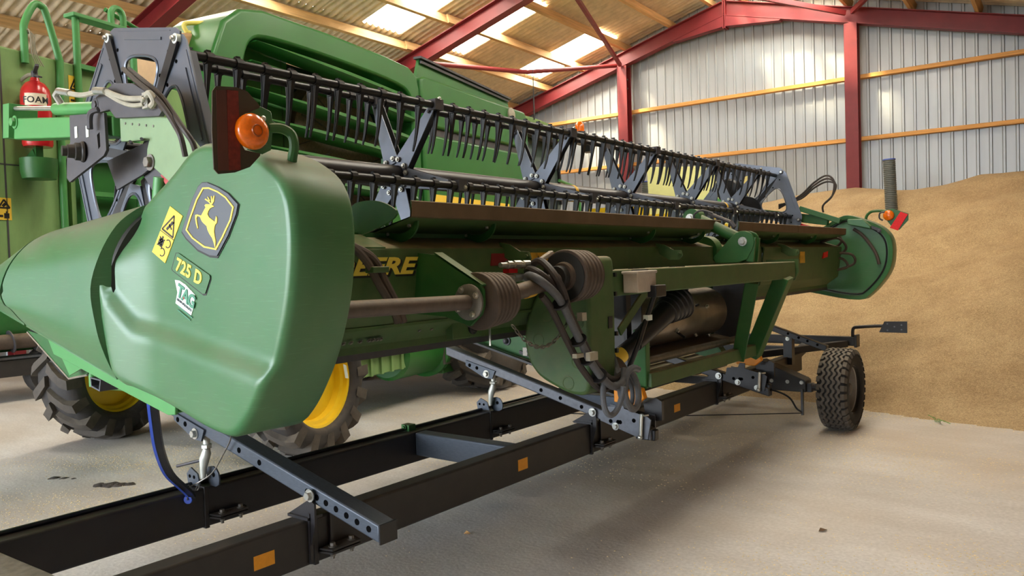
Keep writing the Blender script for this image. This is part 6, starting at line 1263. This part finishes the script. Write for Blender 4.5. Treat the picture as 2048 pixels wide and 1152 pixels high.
m = MB(); m.box((-2.3, 0.4, 0.75), (-0.4, 5.6, 1.7)); cpart('underbody', m, DARK_PLATE)
m = MB(); m.box((-2.4, 3.6, 0.45), (-0.6, 4.3, 1.05)); cpart('front_axle', m, GREEN, bevel=0.02)

# ================================================================== fire extinguisher hanging on the combine's rear corner
def cw(v, u, z): return CM @ V((v, u, z))
ex0 = cw(-0.20, -2.20, 2.39)
FX = root('fire_extinguisher', ex0, 'red foam fire extinguisher strapped to the rear corner of the combine', 'extinguisher')
m = MB(); m.lathe(ex0, (0, 0, 1), [(0.0, 0), (0.075, 0.0), (0.082, 0.015), (0.082, 0.30), (0.076, 0.34), (0.055, 0.375), (0.028, 0.39), (0.022, 0.41), (0.0, 0.41)], 32); obj('cylinder', m, RED_PAINT, FX)
m = MB(); p = ex0+V((0, 0, 0.41)); m.tube([p, p+V((0, 0, 0.04))], 0.018, 12); m.bar(p+V((0.0, 0.0, 0.03)), p+V((0.12, -0.03, 0.05)), 0.02, 0.012); m.bar(p+V((0, 0, 0.02)), p+V((0.13, -0.02, -0.02)), 0.02, 0.008); obj('valve', m, DARK_PLATE, FX)
m = MB(); m.tube(smooth_path([p+V((0, 0, 0.02)), p+V((-0.05, -0.02, 0.02)), p+V((-0.115, -0.04, -0.02)), p+V((-0.13, -0.05, -0.12)), p+V((-0.125, -0.05, -0.30))], 6), 0.011, 9); obj('hose', m, HOSE_PALE, FX)
to = V((-ex0.x, -ex0.y, 0)).normalized(); sd = V((-to.y, to.x, 0))*1
m = MB(); rs = [[ex0+V((0, 0, z))+(to*cos(a)+sd*sin(a))*0.0832 for z in (0.235, 0.305)] for a in [radians(t) for t in range(-42, 43, 7)]]
m.add([q for r in rs for q in r], [(2*i, 2*i+2, 2*i+3, 2*i+1) for i in range(len(rs)-1)]); lbl = obj('label', m, mat('cream_label', srgb(235, 222, 196), 0.5), FX)
word = text_mesh('label_text', 'FOAM', 0.052, Matrix.Identity(4), DECAL_BLACK, lbl, 0.0004, 0.001, align='CENTER', spacing=1.05)
for v in word.data.vertices:
    a = v.co.x/0.0838; q = ex0+V((0, 0, 0.250+v.co.y))+(to*cos(a)+sd*sin(a))*(0.0836+v.co.z); v.co = q
m = MB(); m.lathe(ex0+V((0, 0, 0.05)), (0, 0, 1), [(0.0825, 0), (0.085, 0.002), (0.085, 0.03), (0.0825, 0.032)], 32); obj('strap', m, ZINC, FX)
m = MB(); m.lathe(ex0+V((0, 0, -0.19)), (0, 0, 1), [(0.0, 0), (0.09, 0), (0.10, 0.05), (0.10, 0.12), (0.0, 0.13)], 28); q = cw(-0.30, -2.20, 2.07); m.bar(ex0+V((0, 0, -0.04)), q+V((0, 0, 0.22)), 0.05, 0.06); m.box((ex0.x-0.02, ex0.y-0.02, ex0.z-0.07), (ex0.x+0.02, ex0.y+0.02, ex0.z)); obj('holder', m, GREEN, FX)

# ================================================================== things behind
def aeration_pipe(name, x, y, z0, z1, r, lab, pole=False, lean=0.0):
    t = root(name, (x, y, z0), lab, 'pipe'); prof = []; n = int((z1-z0)/0.03)
    for k in range(n): z = (z1-z0)*k/n; prof += [(r*0.93, z), (r, z+0.006), (r, z+0.017), (r*0.93, z+0.023)]
    prof += [(r*0.85, z1-z0), (r*0.8, z1-z0-0.1)]
    m = MB(); m.lathe((x, y, z0), (lean, 0, 1), prof, 28); obj('ribbed_tube', m, PIPE, t)
    m = MB(); m.lathe((x+lean*(z1-z0), y, z1-0.01), (lean, 0, 1), [(r*1.01, -0.005), (r*1.03, 0.0), (r*1.03, 0.012), (r*0.85, 0.013), (r*0.84, -0.004)], 28, True); obj('blue_rim', m, BLUE, t)
    if pole: m = MB(); m.tube([(x+r*1.35, y, z0), (x+r*1.35, y, z1+0.16)], 0.03, 10); obj('yellow_pole', m, YELLOW, t)
    return t
pz = grain_h(*( (BUILDING.inverted() @ V((-2.89, 13.9, 0))).xy ))
aeration_pipe('aeration_pipe', -2.885, 13.9, pz-0.3, 3.13, 0.095, 'grey ribbed aeration pipe standing in the grain behind the far marker board', lean=-0.03)
pz = grain_h(*( (BUILDING.inverted() @ V((-6.3, 12.0, 0))).xy ))
aeration_pipe('aeration_pipe', -6.32, 12.0, pz-0.3, 2.95, 0.10, 'grey ribbed aeration pipe with a yellow pole, seen through the reel fingers', True)
YH = root('lit_patch_slab', (-5.0, 11.2, grain_h(-4.6, 11.4)), 'made-up cream yellow hopper glimpsed behind the reel fingers', 'slab')  # made-up body; its cream colour stands in for a sunlit wall patch
m = MB(); m.rings([[(-5.75, 10.9, 3.05), (-4.36, 10.9, 2.93), (-4.36, 11.5, 2.93), (-5.75, 11.5, 3.05)], [(-5.72, 10.9, 2.2), (-4.38, 10.9, 2.2), (-4.38, 11.5, 2.2), (-5.72, 11.5, 2.2)], [(-5.4, 11.0, 1.7), (-4.7, 11.0, 1.7), (-4.7, 11.4, 1.7), (-5.4, 11.4, 1.7)]]); obj('patch_body', m, CREAM, YH, bevel=0.01)
m = MB(); m.box((-5.08, 10.88, 2.40), (-4.36, 10.91, 2.475)); obj('green_rail', m, GREEN_LIGHT, YH)
m = MB(); m.box((-5.76, 10.88, 2.18), (-4.36, 10.905, 2.31)); obj('yellow_band', m, YELLOW, YH)
for x in (-5.6, -4.5):
    for y in (10.95, 11.45): obj('leg', MB().box((x-0.03, y-0.03, 0.2), (x+0.03, y+0.03, 2.2)), YELLOW, YH)
m = MB(); m.box((-6.85, 10.95, 2.22), (-5.8, 11.05, 2.48)); bb_ = obj('yellow_beam', m, YELLOW, YH); m = MB(); m.box((-6.8, 11.0, 0.3), (-6.7, 11.06, 2.3)); obj('leg', m, YELLOW, YH)
# second header on its trailer, parked left of the combine
PHD = root('parked_header', (-11.7, 3.2, 0.0), 'second green header on a black trailer rail, low at the left edge beyond the tyre', 'header')
m = MB(); m.prism([(-11.55, 0.66), (-11.5, 0.78), (-11.55, 1.35), (-12.1, 1.5), (-12.4, 0.75), (-12.3, 0.66)], -2.0, 5.6, 'Y'); obj('trough', m, GREEN, PHD, bevel=0.02)
m = MB(); m.tube([(-11.42, -2.0, 0.80), (-11.42, 5.6, 0.80)], 0.10, 18); obj('auger_tube', m, BOOT, PHD)
m = MB()
for k in range(26): m.lathe((-11.42, -1.9+0.28*k, 0.80), (0, 1, 0.15), [(0.10, 0), (0.15, 0.0), (0.15, 0.012), (0.10, 0.012)], 18)
stuff(obj('auger_ribs', m, DARK_PLATE, PHD))
m = MB(); m.box((-11.55, -3.0, 0.34), (-11.40, 5.9, 0.56)); obj('trailer_rail', m, BLACK_DUSTY, PHD, bevel=0.01)
m = MB(); m.box((-11.7, -3.0, 0.57), (-11.38, 5.8, 0.60)); obj('pale_sill', m, GALV, PHD)
m = MB(); m.prism([(3.55, 0.60), (3.78, 0.56), (3.8, 0.75), (3.7, 0.9), (3.55, 0.9)], -11.37, -11.30, 'X'); obj('orange_hook', m, ORANGE, PHD, bevel=0.01)
m = MB(); m.lathe((-11.6, 4.55, 0.36), (1, 0, 0), [(0.2, -0.12), (0.34, -0.13), (0.36, -0.08), (0.36, 0.08), (0.34, 0.13), (0.2, 0.12)], 32, True); obj('tyre', m, RUBBER, PHD)
m = MB(); m.box((-11.7, -2.4, 0.0), (-11.6, -2.3, 0.4)); obj('prop_leg', m, BLACK, PHD)

# ================================================================== floor litter
gv = MB(); rg_ = random.Random(11)
def grain_speck(x, y, z=0.0):
    a = rg_.random()*pi; l = 0.0055+0.003*rg_.random(); w = l*0.45; c, s = cos(a), sin(a)
    vs = [(x+c*l, y+s*l, z+0.0015), (x-s*w, y+c*w, z+0.0015), (x-c*l, y-s*l, z+0.0015), (x+s*w, y-c*w, z+0.0015), (x, y, z+0.005)]
    gv.add(vs, [(0, 1, 4), (1, 2, 4), (2, 3, 4), (3, 0, 4)])
def scatter(n, cx, cy, sx, sy, ang=0.0):
    for _ in range(n):
        u, v = rg_.gauss(0, sx), rg_.gauss(0, sy); grain_speck(cx+u*cos(ang)-v*sin(ang), cy+u*sin(ang)+v*cos(ang))
for _ in range(70):
    cx, cy = rg_.uniform(-9, 2.0), rg_.uniform(1.5, 8.8); n = int(rg_.uniform(20, 120)); scatter(n, cx, cy, rg_.uniform(0.1, 0.5), rg_.uniform(0.05, 0.2), rg_.uniform(0, 3))
scatter(1500, -5.1, 2.95, 0.35, 0.18, 0.6); scatter(900, -5.6, 2.4, 0.6, 0.25, 0.4); scatter(2600, -0.9, 3.4, 0.7, 0.35, 0.8); scatter(2200, -1.0, 3.2, 0.35, 0.5, 0.6); scatter(1200, -0.2, 3.8, 0.5, 0.5, 0); scatter(2500, -4.6, 7.0, 1.2, 0.5, 0); scatter(3000, -1.6, 8.5, 1.6, 0.25, -0.1); scatter(1500, -6.5, 3.3, 0.7, 0.2, 0.5); scatter(900, -4.0, 5.0, 0.5, 0.3, 0.3); scatter(1500, -1.6, 6.4, 0.9, 0.5, 0.1)
sg = obj('spilled_grain', gv, mat('loose_grain', srgb(230, 210, 164), 0.7, noise_amt=0.25, noise_scale=60), None, 180); tag(sg, 'loose wheat grains scattered over the concrete floor', 'grain', kind='stuff')
def clump(name, pts, mt, lab, cat, seed):
    r = random.Random(seed); m = MB()
    for (x, y, s) in pts:
        c = V((x, y, 0)); rs = []
        for j in range(1, 5): rs.append([(c.x+s*sin(pi*j/9)*(1+0.35*r.uniform(-1, 1))*cos(2*pi*k/12), c.y+s*sin(pi*j/9)*(1+0.35*r.uniform(-1, 1))*sin(2*pi*k/12), s*0.28*cos(pi*j/9)*(1+0.3*r.uniform(-1, 1))-s*0.04) for k in range(12)])
        m.rings(rs[::-1])
    o = obj(name, m, mt, None, 60); return tag(o, lab, cat)
MUD = mat('dark_mud', srgb(72, 64, 58), 0.9, noise_amt=0.3, noise_scale=40, bump=0.5)
clump('mud_clump', [(-6.19, 2.72, 0.055), (-6.13, 2.77, 0.07), (-6.07, 2.81, 0.06), (-6.02, 2.86, 0.045)], MUD, 'dark crumbly clump of mud on the floor left of the blue strip', 'mud', 3)
clump('mud_crumb', [(-6.76, 2.62, 0.04), (-6.68, 2.66, 0.03), (-6.60, 2.70, 0.02)], MUD, 'thin smear of dark crumbs left of the larger mud clump', 'mud', 5)
def leaf(x, y, s, a, lab, colr):
    m = MB(); c, sn = cos(a), sin(a); pts = [(-1, 0, 0.004), (-0.3, 0.45, 0.02), (0.5, 0.35, 0.012), (1, 0, 0.006), (0.4, -0.4, 0.016), (-0.4, -0.35, 0.006)]
    m.add([(x+s*(c*p-sn*q), y+s*(sn*p+c*q), z) for p, q, z in pts]+[(x, y, 0.002)], [(i, (i+1) % 6, 6) for i in range(6)]); o = obj('dry_leaf', m, colr, None, 60); return tag(o, lab, 'leaf')
DRY = mat('dry_leaf_brown', srgb(196, 150, 92), 0.8)
leaf(-3.07, 3.44, 0.022, 0.5, 'small tan dry leaf on the floor below the near trailer rail', DRY)
leaf(-1.35, 4.6, 0.03, 0.9, 'small brown dry leaf on the floor in front of the ribbed trailer tyre', mat('dead_leaf', srgb(110, 86, 62), 0.8))
m = MB()
for k in range(5): m.tube(smooth_path([(-1.35+0.01*k, 8.15, 0.0), (-1.36+0.02*k, 8.13-0.02*k, 0.04), (-1.40+0.05*k, 8.1-0.03*k, 0.07-0.01*k)], 4), 0.003, 4)
gs = obj('green_shoot', m, mat('sprout_green', srgb(90, 150, 60), 0.6), None); tag(gs, 'small green shoot at the foot of the grain heap', 'shoot')
